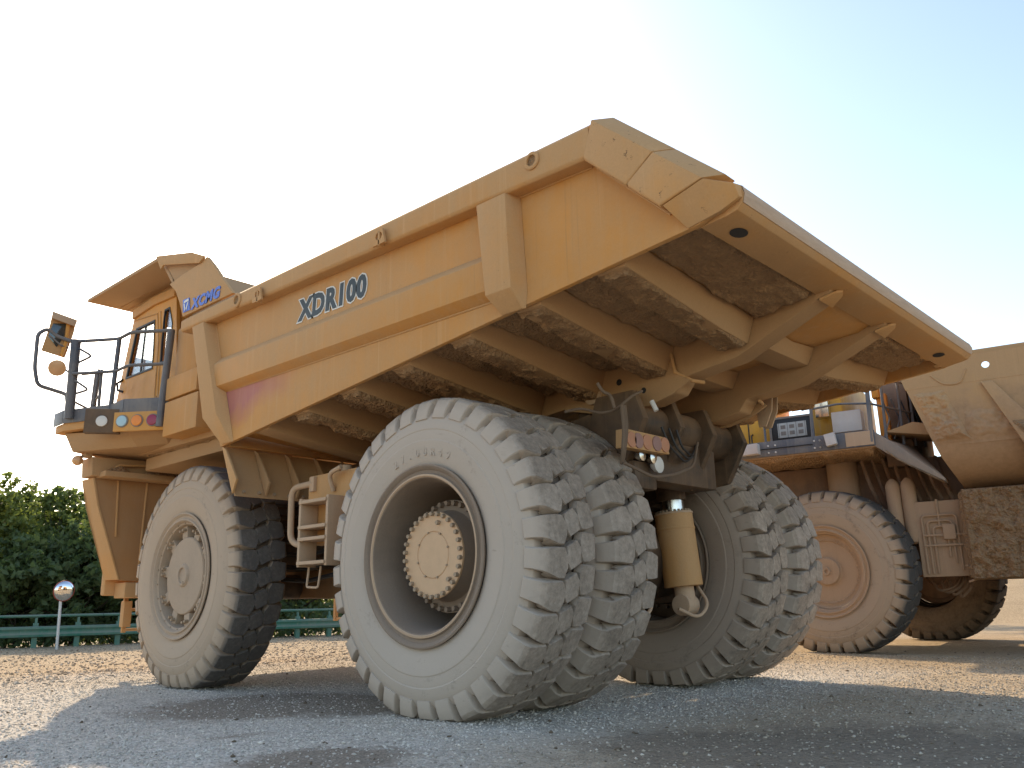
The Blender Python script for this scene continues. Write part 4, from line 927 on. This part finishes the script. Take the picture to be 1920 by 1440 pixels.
# window post splitting the door glass, door seams, handle
p0, p1 = cs([(273, 609), (262, 702)]); MB().loft([[(p0[0]+e, CW-CO.y+.0, p0[1]) for e in (-.012, .012)]+[(p0[0]+e, CW-CO.y-.02, p0[1]) for e in (.012, -.012)], [(p1[0]+e, CW-CO.y+.0, p1[1]) for e in (-.012, .012)]+[(p1[0]+e, CW-CO.y-.02, p1[1]) for e in (.012, -.012)]]).build('window_post', M['seal'], cab)
seam = cs([(252, 602), (296, 588), (298, 640), (290, 745), (285, 768)]); MB().tube([(x, CW-CO.y+.004, z) for x, z in seam], .010, 6).build('door_edge', M['yellow_dusty'], cab)
seam2 = cs([(302, 584), (302, 640), (296, 745), (293, 768)]); MB().tube([(x, CW-CO.y+.003, z) for x, z in seam2], .010, 6).build('door_pillar_edge', M['yellow_dusty'], cab)
hd = cs([(231, 712), (226, 720), (227, 733), (231, 735)]); MB().tube([(hd[0][0], CW-CO.y, hd[0][1]), (hd[1][0], CW-CO.y+.05, hd[1][1]), (hd[2][0], CW-CO.y+.05, hd[2][1]), (hd[3][0], CW-CO.y, hd[3][1])], .018, 8).build('door_handle', M['black'], cab)
lv = cs([(288, 745), (312, 740)]);
for q in range(4):
    x, z = lv[0]; MB().bb(x-.10-q*.10, x-.07-q*.10, CW-CO.y, CW-CO.y+.018, z-.16, z+.0).build('vent_slat', M['yellow_dusty'], cab, bevel=.003)
# cab roof, floor, rear wall, windscreen, seat silhouette
top = [outer[0], outer[5], outer[4]]
MB().prism_y([(x, z-.003) for x, z in top]+[(x, z+.14) for x, z in top[::-1]], yA+.09, yB-.09).build('cab_roof', M['yellow'], cab, bevel=.03)
MB().bb(min(xs0)+.02, outer[1][0]-.06, yB+.01, yA-.01, -.02, .12).build('cab_floor', M['dark2'], cab)
zt = outer[4][1]; xr = outer[4][0]
MB().loft([[(xr+.01, y, zt-.02), (xr+.06, y, zt-.02), (outer[2][0]+.06, y, .0), (outer[2][0]+.01, y, .0)] for y in (yA-.001, yB+.001)]).build('cab_rear', M['yellow_fresh'], cab, bevel=.01)
f0, f1 = outer[0], outer[1]
for y in (yA-.03, yB+.03): MB().tube([(f0[0]-.04, y, f0[1]-.02), (f1[0]-.04, y, 0.02)], .04, 8).build('front_pillar', M['yellow_fresh'], cab)
MB().loft([[(f0[0]-.03, y, f0[1]-.04), (f0[0]-.02, y, f0[1]-.04), ((f0[0]*.35+f1[0]*.65)-.02, y, f1[1]+.85), ((f0[0]*.35+f1[0]*.65)-.03, y, f1[1]+.85)] for y in (yA-.06, yB+.06)]).build('windscreen', M['glass'], cab, smooth=0)
MB().loft([[((f0[0]*.35+f1[0]*.65)-.05, y, f1[1]+.84), ((f0[0]*.35+f1[0]*.65)-.01, y, f1[1]+.84), (f1[0]-.01, y, .02), (f1[0]-.05, y, .02)] for y in (yA-.002, yB+.002)]).build('cab_front', M['yellow'], cab, bevel=.01)
# visor box under the canopy, in front of the cab roof
vz = side([(213, 563), (262, 600), (330, 552), (300, 520)], 2.30)
x0, z0 = vz[0]; MB().bb(x0-1.35, x0-.12, .7, 2.24, z0-.16, z0+.02).build('roof_visor', M['yellow_under'], cab, bevel=.02).location = -CO
MB().bb(4.75, 5.35, .6, 2.22, DZ-.02, 4.6).build('air_tank_cover', M['yellow'], T1, bevel=.03)
MB().bb(4.35, 5.25, 1.6, 2.36, 3.06, 3.52).build('deck_side_box', M['yellow'], T1, bevel=.015)
MB().bb(4.45, 5.30, 2.0, 2.34, 3.56, 3.86).build('battery_box', M['yellow'], T1, bevel=.015)
# engine hood between the cab and the far side, radiator
MB().bb(5.0, 7.2, -1.2, .55, DZ, 3.9).build('engine_hood', M['yellow'], T1, bevel=.05)
MB().bb(6.96, 7.25, -1.3, 1.3, 1.4, 3.3).build('radiator', M['dark2'], T1, bevel=.03)
# ================================================================ the second truck, parked beyond and turned a little
T2 = tag(empty('haul_truck', (.45, -6.784, 0), R_(11)), 'mud-caked haul truck with rounded bed and grey weight display on its deck', 'haul truck')
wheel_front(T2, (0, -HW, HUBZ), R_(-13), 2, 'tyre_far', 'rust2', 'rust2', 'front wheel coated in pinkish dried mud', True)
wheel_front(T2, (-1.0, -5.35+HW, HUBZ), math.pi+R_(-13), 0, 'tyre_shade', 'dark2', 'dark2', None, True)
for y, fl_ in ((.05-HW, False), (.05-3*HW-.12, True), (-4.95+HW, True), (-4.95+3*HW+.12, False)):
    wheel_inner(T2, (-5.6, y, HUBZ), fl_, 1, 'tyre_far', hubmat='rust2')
# bed: open shell with a rounded belly
def xf(z): return float(np.interp(z, [2.3, 2.51, 2.99, 3.42, 4.2, 4.6], [-2.25, -2.13, -1.90, -1.77, -1.52, -1.42]))
half = [(.40, 4.05), (.40, 3.45), (.37, 3.2), (.27, 2.95), (.08, 2.74), (-.22, 2.58), (-.65, 2.50), (-1.6, 2.46)]
sec = half + [(-4.9-y, z) for y, z in half[::-1]]
def bx2(x): return [(x if x is not None else xf(z), y, z + (0 if x is None else max(0, -x-2.5)*.06*(1 if z < 3.5 else 0))) for y, z in sec]
b2 = MB().loft([bx2(None), [(xf(z)-.9, y, z) for y, z in sec], bx2(-4.0), bx2(-6.5), bx2(-8.8)]).build('dump_bed', M['bed2'], T2, bevel=0, smooth=40)
hole = [(-2.72+.055*math.cos(k*.393), 4.28+.055*math.sin(k*.393)) for k in range(16)]
for y, s in ((.404, -1), (-5.304, 1)):
    holed('bed_side', [(-1.56, 4.04), (-1.45, 4.47), (-8.9, 4.47), (-8.9, 4.04)], [hole], lambda a, b: (a, y, b), (0, s, 0), .04, M['bed2'], b2)
    MB().bb(-8.9, -1.40, min(y-.05*s*-1, y+.07*s), max(y-.05*s*-1, y+.07*s), 4.471, 4.55).build('top_rail', M['bed2'], b2, bevel=.012)
MB().loft([[(xf(4.04)+.0, y, 4.04), (xf(4.5), y, 4.5), (xf(4.5)-.05, y, 4.5), (xf(4.04)-.05, y, 4.04)] for y in (.36, -5.26)]).build('bed_front', M['bed2'], b2)
MB().loft([[(-2.62, .404, 4.02), (-2.62, .46, 4.0), (-2.78, .46, 4.0), (-2.78, .404, 4.02)], [(-3.05, .35, 3.0), (-3.05, .52, 3.0), (-3.45, .52, 3.0), (-3.45, .35, 3.0)], [(-3.2, .2, 2.6), (-3.2, .40, 2.55), (-3.5, .40, 2.55), (-3.5, .2, 2.6)]]).build('bed_rib', M['bed2'], b2, bevel=.02)
lumps('mud', M['mud_pale'], b2, [(-2.95, .53, 3.35), (-3.5, .53, 3.35), (-3.6, .42, 2.55), (-3.15, .42, 2.55)], 30, 40, .07, 6, (0, 1, 0), 51, edge=.15)
lumps('mud', M['mud'], b2, [(-1.95, .36, 3.15), (-3.2, .36, 3.15), (-3.2, -.05, 2.66), (-2.12, -.05, 2.66)], 50, 24, .04, 6, (0, .75, -.65), 53, edge=.2, cover=.2)
lumps('mud', M['bed2'], b2, [(-1.60, .400, 4.0), (-2.15, .400, 4.0), (-2.4, .38, 3.15), (-1.87, .38, 3.15)], 50, 80, .09, 8, (0, 1, 0), 52, edge=.12, cover=.0)
lumps('mud', M['bed2'], b2, [(-2.2, .400, 3.7), (-4.4, .400, 3.7), (-4.4, .36, 3.1), (-2.2, .36, 3.1)], 110, 34, .05, 8, (0, 1, -.1), 60, edge=.2, cover=.05)
MB().tube(rounded([(-1.95, .41, 4.22), (-2.1, .41, 4.05), (-2.35, .41, 4.03), (-2.45, .41, 4.25)], .1), .012, 6).build('weld_bead', M['tan2'], b2)
# muddy tank
tk2 = MB().bb(-3.9, -2.10, -.95, -.04, 1.10, 2.44).build('fuel_tank', M['rust2'], T2, bevel=.03)
lumps('mud', M['mud_pale'], tk2, [(-2.09, -.03, 2.46), (-3.85, -.03, 2.46), (-3.85, -.03, 1.08), (-2.09, -.03, 1.08)], 160, 120, .14, 8, (0, 1, 0), 55, edge=.03, cover=-.4)
lumps('mud', M['mud_pale'], tk2, [(-2.095, -.9, 2.44), (-2.095, -.03, 2.44), (-2.095, -.03, 1.10), (-2.095, -.9, 1.10)], 40, 60, .06, 7, (1, 0, 0), 56, edge=.03, cover=-.4)
# deck and what stands on it
dk2 = MB().bb(-1.0, 2.7, -5.1, .22, 3.22, 3.30).build('deck', M['rust2'], T2, bevel=.01)
lumps('mud', M['mud'], dk2, [(-.98, .20, 3.219), (2.6, .20, 3.219), (2.6, -1.4, 3.219), (-.98, -1.4, 3.219)], 70, 34, .10, 4, (0, 0, -1), 57, edge=.06)
kb = MB().bb(-1.0, 2.7, .225, .26, 3.24, 3.50).build('kick_rail', M['navy'], dk2, bevel=.006)
MB().bb(-.02, .9, .2615, .275, 3.36, 3.375).build('kick_rail_seam', M['black'], dk2)
bo = MB()
for x in (-.14, -.14, .72, .60, 1.0, -.05): 
    for z in (3.30, 3.42): bo.cyl((x, .26, z), (x, .275, z), .016, n=8)
tag(bo.build('kick_rail_bolts', M['lens_white'], dk2), kind='stuff')
MB().bb(-.98, -.55, .262, .268, 3.26, 3.49).build('scuffed_patch', M['dusty_steel'], dk2)
MB().prism_z([(.86, .262), (1.16, .262), (1.22, .36), (.86, .46)], 3.28, 3.46).build('step_lamp_guard', M['grey_cabinet'], T2, bevel=.01)
MB().box((-.33, .33, 3.40), (.17, .12, .20), Matrix.Rotation(.15, 3, 'Y')).build('deck_lamp', M['grey_cabinet'], T2, bevel=.012)
ds = MB().bb(0.0, .72, -.10, .0, 3.51, 3.93).build('weight_display', M['black'], T2, bevel=.012)
holed('display_frame', [(-.02, 3.495), (.74, 3.495), (.74, 3.95), (-.02, 3.95)], [[(.02, 3.53), (.70, 3.53), (.70, 3.915), (.02, 3.915)]], lambda a, b: (a, .012, b), (0, -1, 0), .03, M['slate'], ds)
SEG = MB()
cx0 = [.50, .35, .20]
MB().bb(.105, .595, .001, .006, 3.58, 3.84).build('digit_backing', M['segment'], ds, bevel=.002)
for cx in cx0:
    for (dx0, dx1, z0, z1) in ((-.042, .042, 3.622, 3.69), (-.042, .042, 3.735, 3.80)):
        MB().bb(cx+dx0, cx+dx1, .0065, .009, z0, z1).build('digit_gap', M['slate'], ds)
    for dx in (-.075, .075): MB().bb(cx+dx-.004, cx+dx+.004, .0065, .0085, 3.58, 3.84).build('digit_divider', M['slate'], ds)
MB().bb(-.79, -.32, -.32, .0, 3.56, 3.92).build('grey_cabinet', M['grey_cabinet'], T2, bevel=.012)
MB().bb(.80, 2.35, -1.9, -.30, 3.30, 5.1).build('cab', M['cab2'], T2, bevel=.06)
MB().bb(1.18, 1.20, -.301, -.290, 3.4, 4.6).build('cab_door_seam', M['black'], T2)
MB().tube(rounded([(1.12, -.28, 3.75), (1.12, -.20, 3.72), (1.12, -.20, 3.55), (1.12, -.28, 3.52)], .03), .014, 8).build('cab_door_handle', M['black'], T2)
MB().prism_x([(-.5, 3.3), (-.5, 4.35), (-.9, 4.9), (-4.2, 4.9), (-4.2, 3.3)], -.42, .10).build('engine_hood', M['cab2'], T2, bevel=.04)
MB().bb(-.25, -.02, -.42, -.2, 3.9, 4.9).build('air_cleaner', M['chrome'], T2, bevel=.02)
MB().bb(-1.16, -1.0, -.62, -.40, 3.30, 4.22).build('orange_panel', M['orange_panel'], T2, bevel=.015)
MB().bb(-1.1, -.98, -.30, -.1, 4.1, 4.35).build('orange_guard', M['orange_panel'], T2, bevel=.015)
hr2 = empty('handrail', (0, 0, 3.3), 0, T2)
def hr_(path, r, nm='rail_tube'): MB().tube(rounded([Vector(p)-Vector((0, 0, 3.3)) for p in path], .06), r, 10).build(nm, M['navy'], hr2)
hr_([(-.03, .24, 3.26), (-.06, .24, 4.40)], .028, 'post'); hr_([(-.95, .24, 3.3), (-.98, .24, 4.40)], .035, 'post'); hr_([(.76, .24, 3.26), (.76, .24, 4.4)], .02, 'post')
hr_([(-.06, .24, 3.97), (-.5, .24, 4.0), (-.98, .24, 3.94), (-1.5, -.6, 3.86)], .018); hr_([(2.6, .24, 4.4), (-.98, .24, 4.4), (-1.6, -.7, 4.35)], .02)
for x, y in ((-1.14, 0.0), (-1.35, -.35), (-1.5, -.6), (-1.62, -.9)): hr_([(x, y, 3.3), (x-.02, y, 4.38)], .024, 'post')
for k in range(4): hr_([(-1.1-k*.12, -.05-k*.25, 3.4), (-1.2-k*.12, -.25-k*.25, 3.75), (-1.12-k*.12, -.1-k*.25, 4.1)], .014)
MB().bb(-1.45, -1.0, -4.2, -.75, 3.0, 4.75).build('radiator_grille', M['dark2'], T2, bevel=.03)
lp2 = MB().bb(-1.45, -1.2, -.9, -.8, 4.24, 4.30).build('work_lamp', M['lens_white'], T2, bevel=.01)
# hanging side flap at the rear of the deck
MB().loft([[(-.98, .25, 3.48), (-.98, .25, 3.23), (-1.02, -.75, 3.25), (-1.02, -.75, 3.52)], [(-1.25, .27, 3.26), (-1.25, .25, 3.01), (-1.45, -.75, 3.0), (-1.45, -.75, 3.3)], [(-1.92, .20, 2.63), (-1.92, .20, 2.58), (-1.9, -.70, 2.62), (-1.9, -.70, 2.68)]]).build('mud_flap', M['gunmetal'], T2, bevel=.01)
lumps('mud', M['mud_pale'], T2, [(-1.05, .262, 3.22), (-1.22, .262, 3.02), (-1.9, .21, 2.57), (-1.9, .1, 2.55)], 40, 8, .03, 9, (0, 1, -.6), 58, edge=.03)
MB().prism_y([(-1.1, 3.5), (-1.55, 3.62), (-2.0, 3.5), (-1.9, 3.35)], -.1, -.9).build('upper_flap', M['tan2'], T2, bevel=.02)
# underpinnings
MB().cyl((-.22, -.95, 2.3), (-.22, -.95, 3.2), .26, n=28).build('suspension_strut', M['rust2'], T2, bevel=.03)
MB().cyl((-.22, -.95, 1.3), (-.22, -.95, 2.35), .17, n=24).build('suspension_rod', M['dark2'], T2)
for x in (-1.08, -1.30): MB().lathe_y([(0, .03), (.03, .09), (.10, .115), (.85, .115), (.88, .09), (.92, .03)], 20, 0, 0, cap=True)
for x in (-1.07, -1.30):
    bt = MB().lathe_y([(0, .03), (.03, .09), (.10, .115), (.95, .115), (1.02, .09), (1.08, .03)], 20, 0, 0, cap=True); bt.v = [(x+a, -.45+c, 1.68+b) for a, b, c in bt.v]; bt.build('gas_bottle', M['rust2'], T2)
MB().bb(-2.2, 2.3, -3.9, -1.0, 1.35, 3.15).build('engine_block', M['dark2'], T2, bevel=.06)
ch2 = MB(); 
for y in (-1.5, -3.4): ch2.bb(-7.5, 2.6, y-.2, y+.2, 1.5, 2.2)
ch2.bb(-.3, .3, -4.9, -.6, 1.0, 1.45); ch2.build('chassis_frame', M['dark2'], T2, bevel=.03)
pl2 = MB().bb(-2.08, -1.36, -.42, -.36, 1.15, 2.34).build('valve_plate', M['rust2'], T2, bevel=.012)
for k in range(3):
    w_, zt = .10+.075*k, 1.93+.09*k
    MB().tube(rounded([(-1.70+w_, -.345, 1.20), (-1.70+w_, -.335, zt), (-1.70-w_, -.335, zt), (-1.70-w_, -.345, 1.45-.1*k)], .07), .020, 8).build('hydraulic_pipe', M['rust2'], pl2)
MB().tube([(-1.70, -.34, 1.93), (-1.70, -.34, 2.36)], .02, 8).build('hydraulic_pipe', M['rust2'], pl2)
MB().bb(-1.92, -1.74, -.359, -.27, 1.72, 1.96).build('valve_block', M['rust2'], pl2, bevel=.015)
for z in (1.62, 1.78): MB().bb(-2.0, -1.44, -.318, -.300, z, z+.03).build('pipe_clip', M['rust2'], pl2, bevel=.004)
hz2 = MB()
for k in range(8):
    x = -.6-.16*k; hz2.tube(rounded([(x, -.7-.05*k, 3.15), (x-.1, -.62-.1*(k % 3), 2.7), (x-.22, -.8, 2.3), (x-.05, -1.0, 1.9)], .15), .03, 8)
hz2.build('hoses', M['dark2'], T2)
MB().tube(rounded([(-2.0, -.2, 1.30), (-2.12, -.05, 1.28), (-2.14, -.05, 1.10), (-2.02, -.15, 1.06)], .03), .018, 8).build('tank_step', M['rust2'], T2)
hz2 = MB()
for k in range(4): hz2.tube(rounded([(-1.4-.12*k, -1.2, 1.1), (-1.5-.1*k, -1.0, .92-.04*k), (-1.75-.08*k, -1.05, 1.0), (-1.9, -1.3, 1.3)], .1), .022, 8)
hz2.build('steering_hoses', M['dark2'], T2)

# ================================================================ guard rail
GA, GB = Vector((20.15, 1.2, 0)), Vector((16.0, -13.2, 0)); gd = (GB-GA).normalized(); gn = Vector((gd.y, -gd.x, 0))
if gn.x > 0: gn = -gn                            # towards the yard
G0 = GA - gd*16; GL = 48.0
gr = tag(empty('guard_rail', G0), 'green steel guard rail with round top tube edging the yard', 'guard rail')
wz = [(.0, .26), (.045, .275), (.055, .33), (.012, .375), (.012, .425), (.055, .47), (.045, .525), (.0, .54)]
for k in range(12):
    a, b = gd*(k*4.0), gd*(k*4.0+4.03)
    MB().loft([[c+gn*(o+.10+(.004 if k % 2 else 0))+Vector((0,0,z)) for o, z in wz]+[c+gn*(o+.094+(.004 if k % 2 else 0))+Vector((0,0,z)) for o, z in wz[::-1]] for c in (a, b)]).build('rail_beam', M['green_rail'], gr, smooth=50)
    MB().cyl(a+gn*.02+Vector((0,0,.80)), gd*(k*4+3.99)+gn*.02+Vector((0,0,.80)), .038, n=12).build('top_tube', M['green_rail'], gr)
pst = MB(); pst.bb(-.065, .065, -.065, .065, -.5, .62); pst.loft([[(-.03, -.05, .60), (.03, -.05, .60), (.03, .05, .60), (-.03, .05, .60)], [(-.03, .0, .80), (.03, .0, .80), (.03, .06, .80), (-.03, .06, .80)]])
p0 = pst.build('post', M['green_rail'], gr, bevel=.006)
for k in range(48):
    o = p0 if k == 0 else bpy.data.objects.new('post', p0.data)
    if k: col.objects.link(o); o.parent = gr
    o.location = gd*(k+.4); o.rotation_euler.z = math.atan2(gd.y, gd.x)
# ================================================================ convex traffic mirror
mp = ray(120, 1108); mp = Vector(CAM)+mp*(24.5/math.hypot(mp.x, mp.y)); gz = float(ground_z(np.array([mp.x]), np.array([mp.y]))[0])
tm = tag(empty('traffic_mirror', (mp.x, mp.y, gz)), 'round convex road mirror on a grey pole behind the guard rail', 'traffic mirror')
zc = mp.z-gz; R0 = .25
fw = (Vector((CAM[0], CAM[1], 0))-Vector((mp.x, mp.y, 0))).normalized(); fw = (Matrix.Rotation(R_(24), 3, 'Z') @ fw); fw = (fw+Vector((0,0,-.10))).normalized()
t = fw.orthogonal().normalized(); q = fw.cross(t); C0 = Vector((0, 0, zc))
def dome(pr): return [[C0+fw*o+(t*math.cos(k*.2094)+q*math.sin(k*.2094))*r for k in range(30)] for o, r in pr]
MB().loft(dome([(.0, R0), (.03, R0*.9), (.055, R0*.7), (.072, R0*.45), (.08, R0*.2), (.081, .003)])).build('mirror_dome', M['mirror_glass'], tm, smooth=60)
MB().loft(dome([(-.03, R0*.96), (-.025, R0*1.02), (.008, R0*1.03), (.012, R0*.99), (-.02, R0*.94)])).build('mirror_rim', M['red_rim'], tm, smooth=40)
MB().cyl((-.05*fw.x, -.05*fw.y-.0, 0), C0-fw*.05+Vector((0.05, .02, 0)), .035, n=14).build('pole', M['grey_pole'], tm)

# ================================================================ trees
def leaf_mesh(name, pts, size, mat, parent, rg):
    n = len(pts); a = rg.normal(0, 1, (n, 3)); a /= np.linalg.norm(a, axis=1)[:, None]
    b = np.cross(a, rg.normal(0, 1, (n, 3))); b /= np.linalg.norm(b, axis=1)[:, None]
    s = size*rg.uniform(.6, 1.35, (n, 1)); w_ = s*.52
    c = np.cross(a, b)*s*.18
    co = np.stack([pts-a*s, pts+b*w_+c, pts+a*s, pts-b*w_+c], 1).reshape(-1, 3)
    f = np.arange(n*4).reshape(-1, 4)
    me = bpy.data.meshes.new(name); me.vertices.add(n*4); me.vertices.foreach_set('co', co.ravel()); me.loops.add(n*4)
    me.loops.foreach_set('vertex_index', f.ravel()); me.polygons.add(n); me.polygons.foreach_set('loop_start', np.arange(0, n*4, 4)); me.update(calc_edges=True)
    return link(name, me, mat, parent, 0)
def tree(x, y, h, rad, mat, label, seed, low=.18, nclump=38, per=115, leaf=.115, group='trees beyond the guard rail'):
    rg = np.random.default_rng(seed); rd = random.Random(seed)
    gz = float(ground_z(np.array([x]), np.array([y]))[0])
    T = tag(empty('broadleaf_tree', (x, y, gz)), label, 'tree', group)
    lean = Vector((rd.uniform(-.05, .05), rd.uniform(-.05, .05), 1)); tr = MB()
    path = [lean*(h*k*.12)+Vector((rd.uniform(-.06, .06), rd.uniform(-.06, .06), 0))*k for k in range(7)]
    def limb(P, r0, r1):
        n = 7; rings = []
        for i, c in enumerate(P):
            d = (P[min(i+1, len(P)-1)]-P[max(i-1, 0)]).normalized(); t_ = d.orthogonal().normalized(); q_ = d.cross(t_); r = r0+(r1-r0)*i/(len(P)-1)
            rings.append([c+(t_*math.cos(k*6.283/n)+q_*math.sin(k*6.283/n))*r for k in range(n)])
        tr.loft(rings)
    path[0].z = -.3; limb(path, .035*h*.5, .02)
    pts = []
    for k in range(nclump):
        zf = rd.uniform(low, 1.0)**.85; prof = math.sin(math.pi*min(1, max(.06, (zf-low)/(1-low)*.84+.14)))**.7
        a = rd.uniform(0, 6.283); rr = rad*prof*math.sqrt(rd.uniform(.06, 1))*rd.uniform(.8, 1.15)
        c = Vector((math.cos(a)*rr, math.sin(a)*rr, h*zf)); i = min(6, max(1, int(zf*.72/.12)))
        st = path[i-1]; mid_ = (st+c)/2+Vector((0, 0, -.12*rr)); limb([st, mid_, c], .022+.01*rd.random(), .006)
        cr = rad*rd.uniform(.17, .36); m_ = int(per*(cr/(rad*.27))**2*rd.uniform(.6, 1.25))
        v = rg.normal(0, 1, (m_, 3)); v /= np.linalg.norm(v, axis=1)[:, None]; v *= (rg.random((m_, 1))**.45)*cr; v[:, 2] *= .62
        pts.append(v+np.array(c)[None])
        for _ in range(3):      # loose sprays at the rim
            d = Vector((rg.normal(), rg.normal(), rg.normal()*.6)).normalized(); ln = rg.random((26, 1))
            pts.append(np.array(c)[None]+np.array(d)[None]*(cr*(.7+ln*.8))+rg.normal(0, .05, (26, 3)))
    tr.build('trunk', M['bark'], T, smooth=60)
    leaf_mesh('crown', np.concatenate(pts), leaf, M[mat], T, rg)
    return T
def at_px(u, dist): d = ray(u, 1130); k = dist/math.hypot(d.x, d.y); return CAM[0]+d.x*k, CAM[1]+d.y*k
spots = [(-60, 30, 5.7, 2.2, 'leaf_light', 'light yellow-green tree at the end of the row, beyond the guard rail'),
         (18, 33, 6.4, 2.4, 'leaf_light', 'bright green tree with loose top standing left of the round road mirror'),
         (95, 31, 6.2, 2.3, 'leaf_mid', 'mid green bushy tree directly behind the round road mirror'),
         (170, 34, 6.9, 2.5, 'leaf_mid', 'tall thin-topped tree between the road mirror and the front fender'),
         (225, 30, 5.2, 2.2, 'leaf_dark', 'dark green rounded tree beside the front fender'),
         (140, 28.5, 4.0, 1.9, 'leaf_dark', 'low dark green tree close behind the guard rail and mirror pole'),
         (35, 28.5, 3.9, 1.9, 'leaf_dark', 'low dark green tree close behind the guard rail at its far end'),
         (300, 31, 6.0, 2.4, 'leaf_dark', 'dark green tree screened by the truck front tyre'),
         (420, 33, 6.2, 2.5, 'leaf_mid', 'mid green tree hidden behind the truck cab'),
         (560, 32, 5.6, 2.5, 'leaf_dark', 'dark green tree glimpsed between front and rear wheels'),
         (700, 35, 6.4, 2.6, 'leaf_mid', 'mid green tree behind the truck bed'),
         (1335, 33, 9.2, 3.0, 'leaf_light', 'light green tree glimpsed past the haul truck cab'),
         (840, 33, 6.0, 2.6, 'leaf_dark', 'dark green tree behind the middle of the truck bed'),
         (960, 36, 6.6, 2.7, 'leaf_light', 'light green tree behind the bed, straight past the tail lamps'),
         (1070, 33, 6.0, 2.6, 'leaf_dark', 'dark green tree hidden behind the inner rear tyre'),
         (1180, 36, 6.5, 2.8, 'leaf_mid', 'mid green tree behind the rear tyres')]
for k, (u, d, h, r, mt, lb) in enumerate(spots):
    x, y = at_px(u, d); tree(x, y, h*(.76 if h < 9 else 1), r, mt, lb, 100+k)
# undergrowth at the foot of the trees
rg = np.random.default_rng(5); n = 42000
s_ = rg.uniform(2, 46, n); o_ = rg.uniform(.6, 7.5, n)
xx = G0.x+gd.x*s_-gn.x*o_; yy = G0.y+gd.y*s_-gn.y*o_
hh = (.25+1.5*fbm(xx, yy, .55, 3)*np.clip((o_-.2)/3.0, .25, 1))*rg.random(n)**.6
pts = np.stack([xx, yy, ground_z(xx, yy)+hh], 1)
ug = leaf_mesh('undergrowth', pts, .095, M['leaf_dark'], None, rg); tag(ug, 'dense green undergrowth along the foot of the trees', 'undergrowth', kind='stuff')
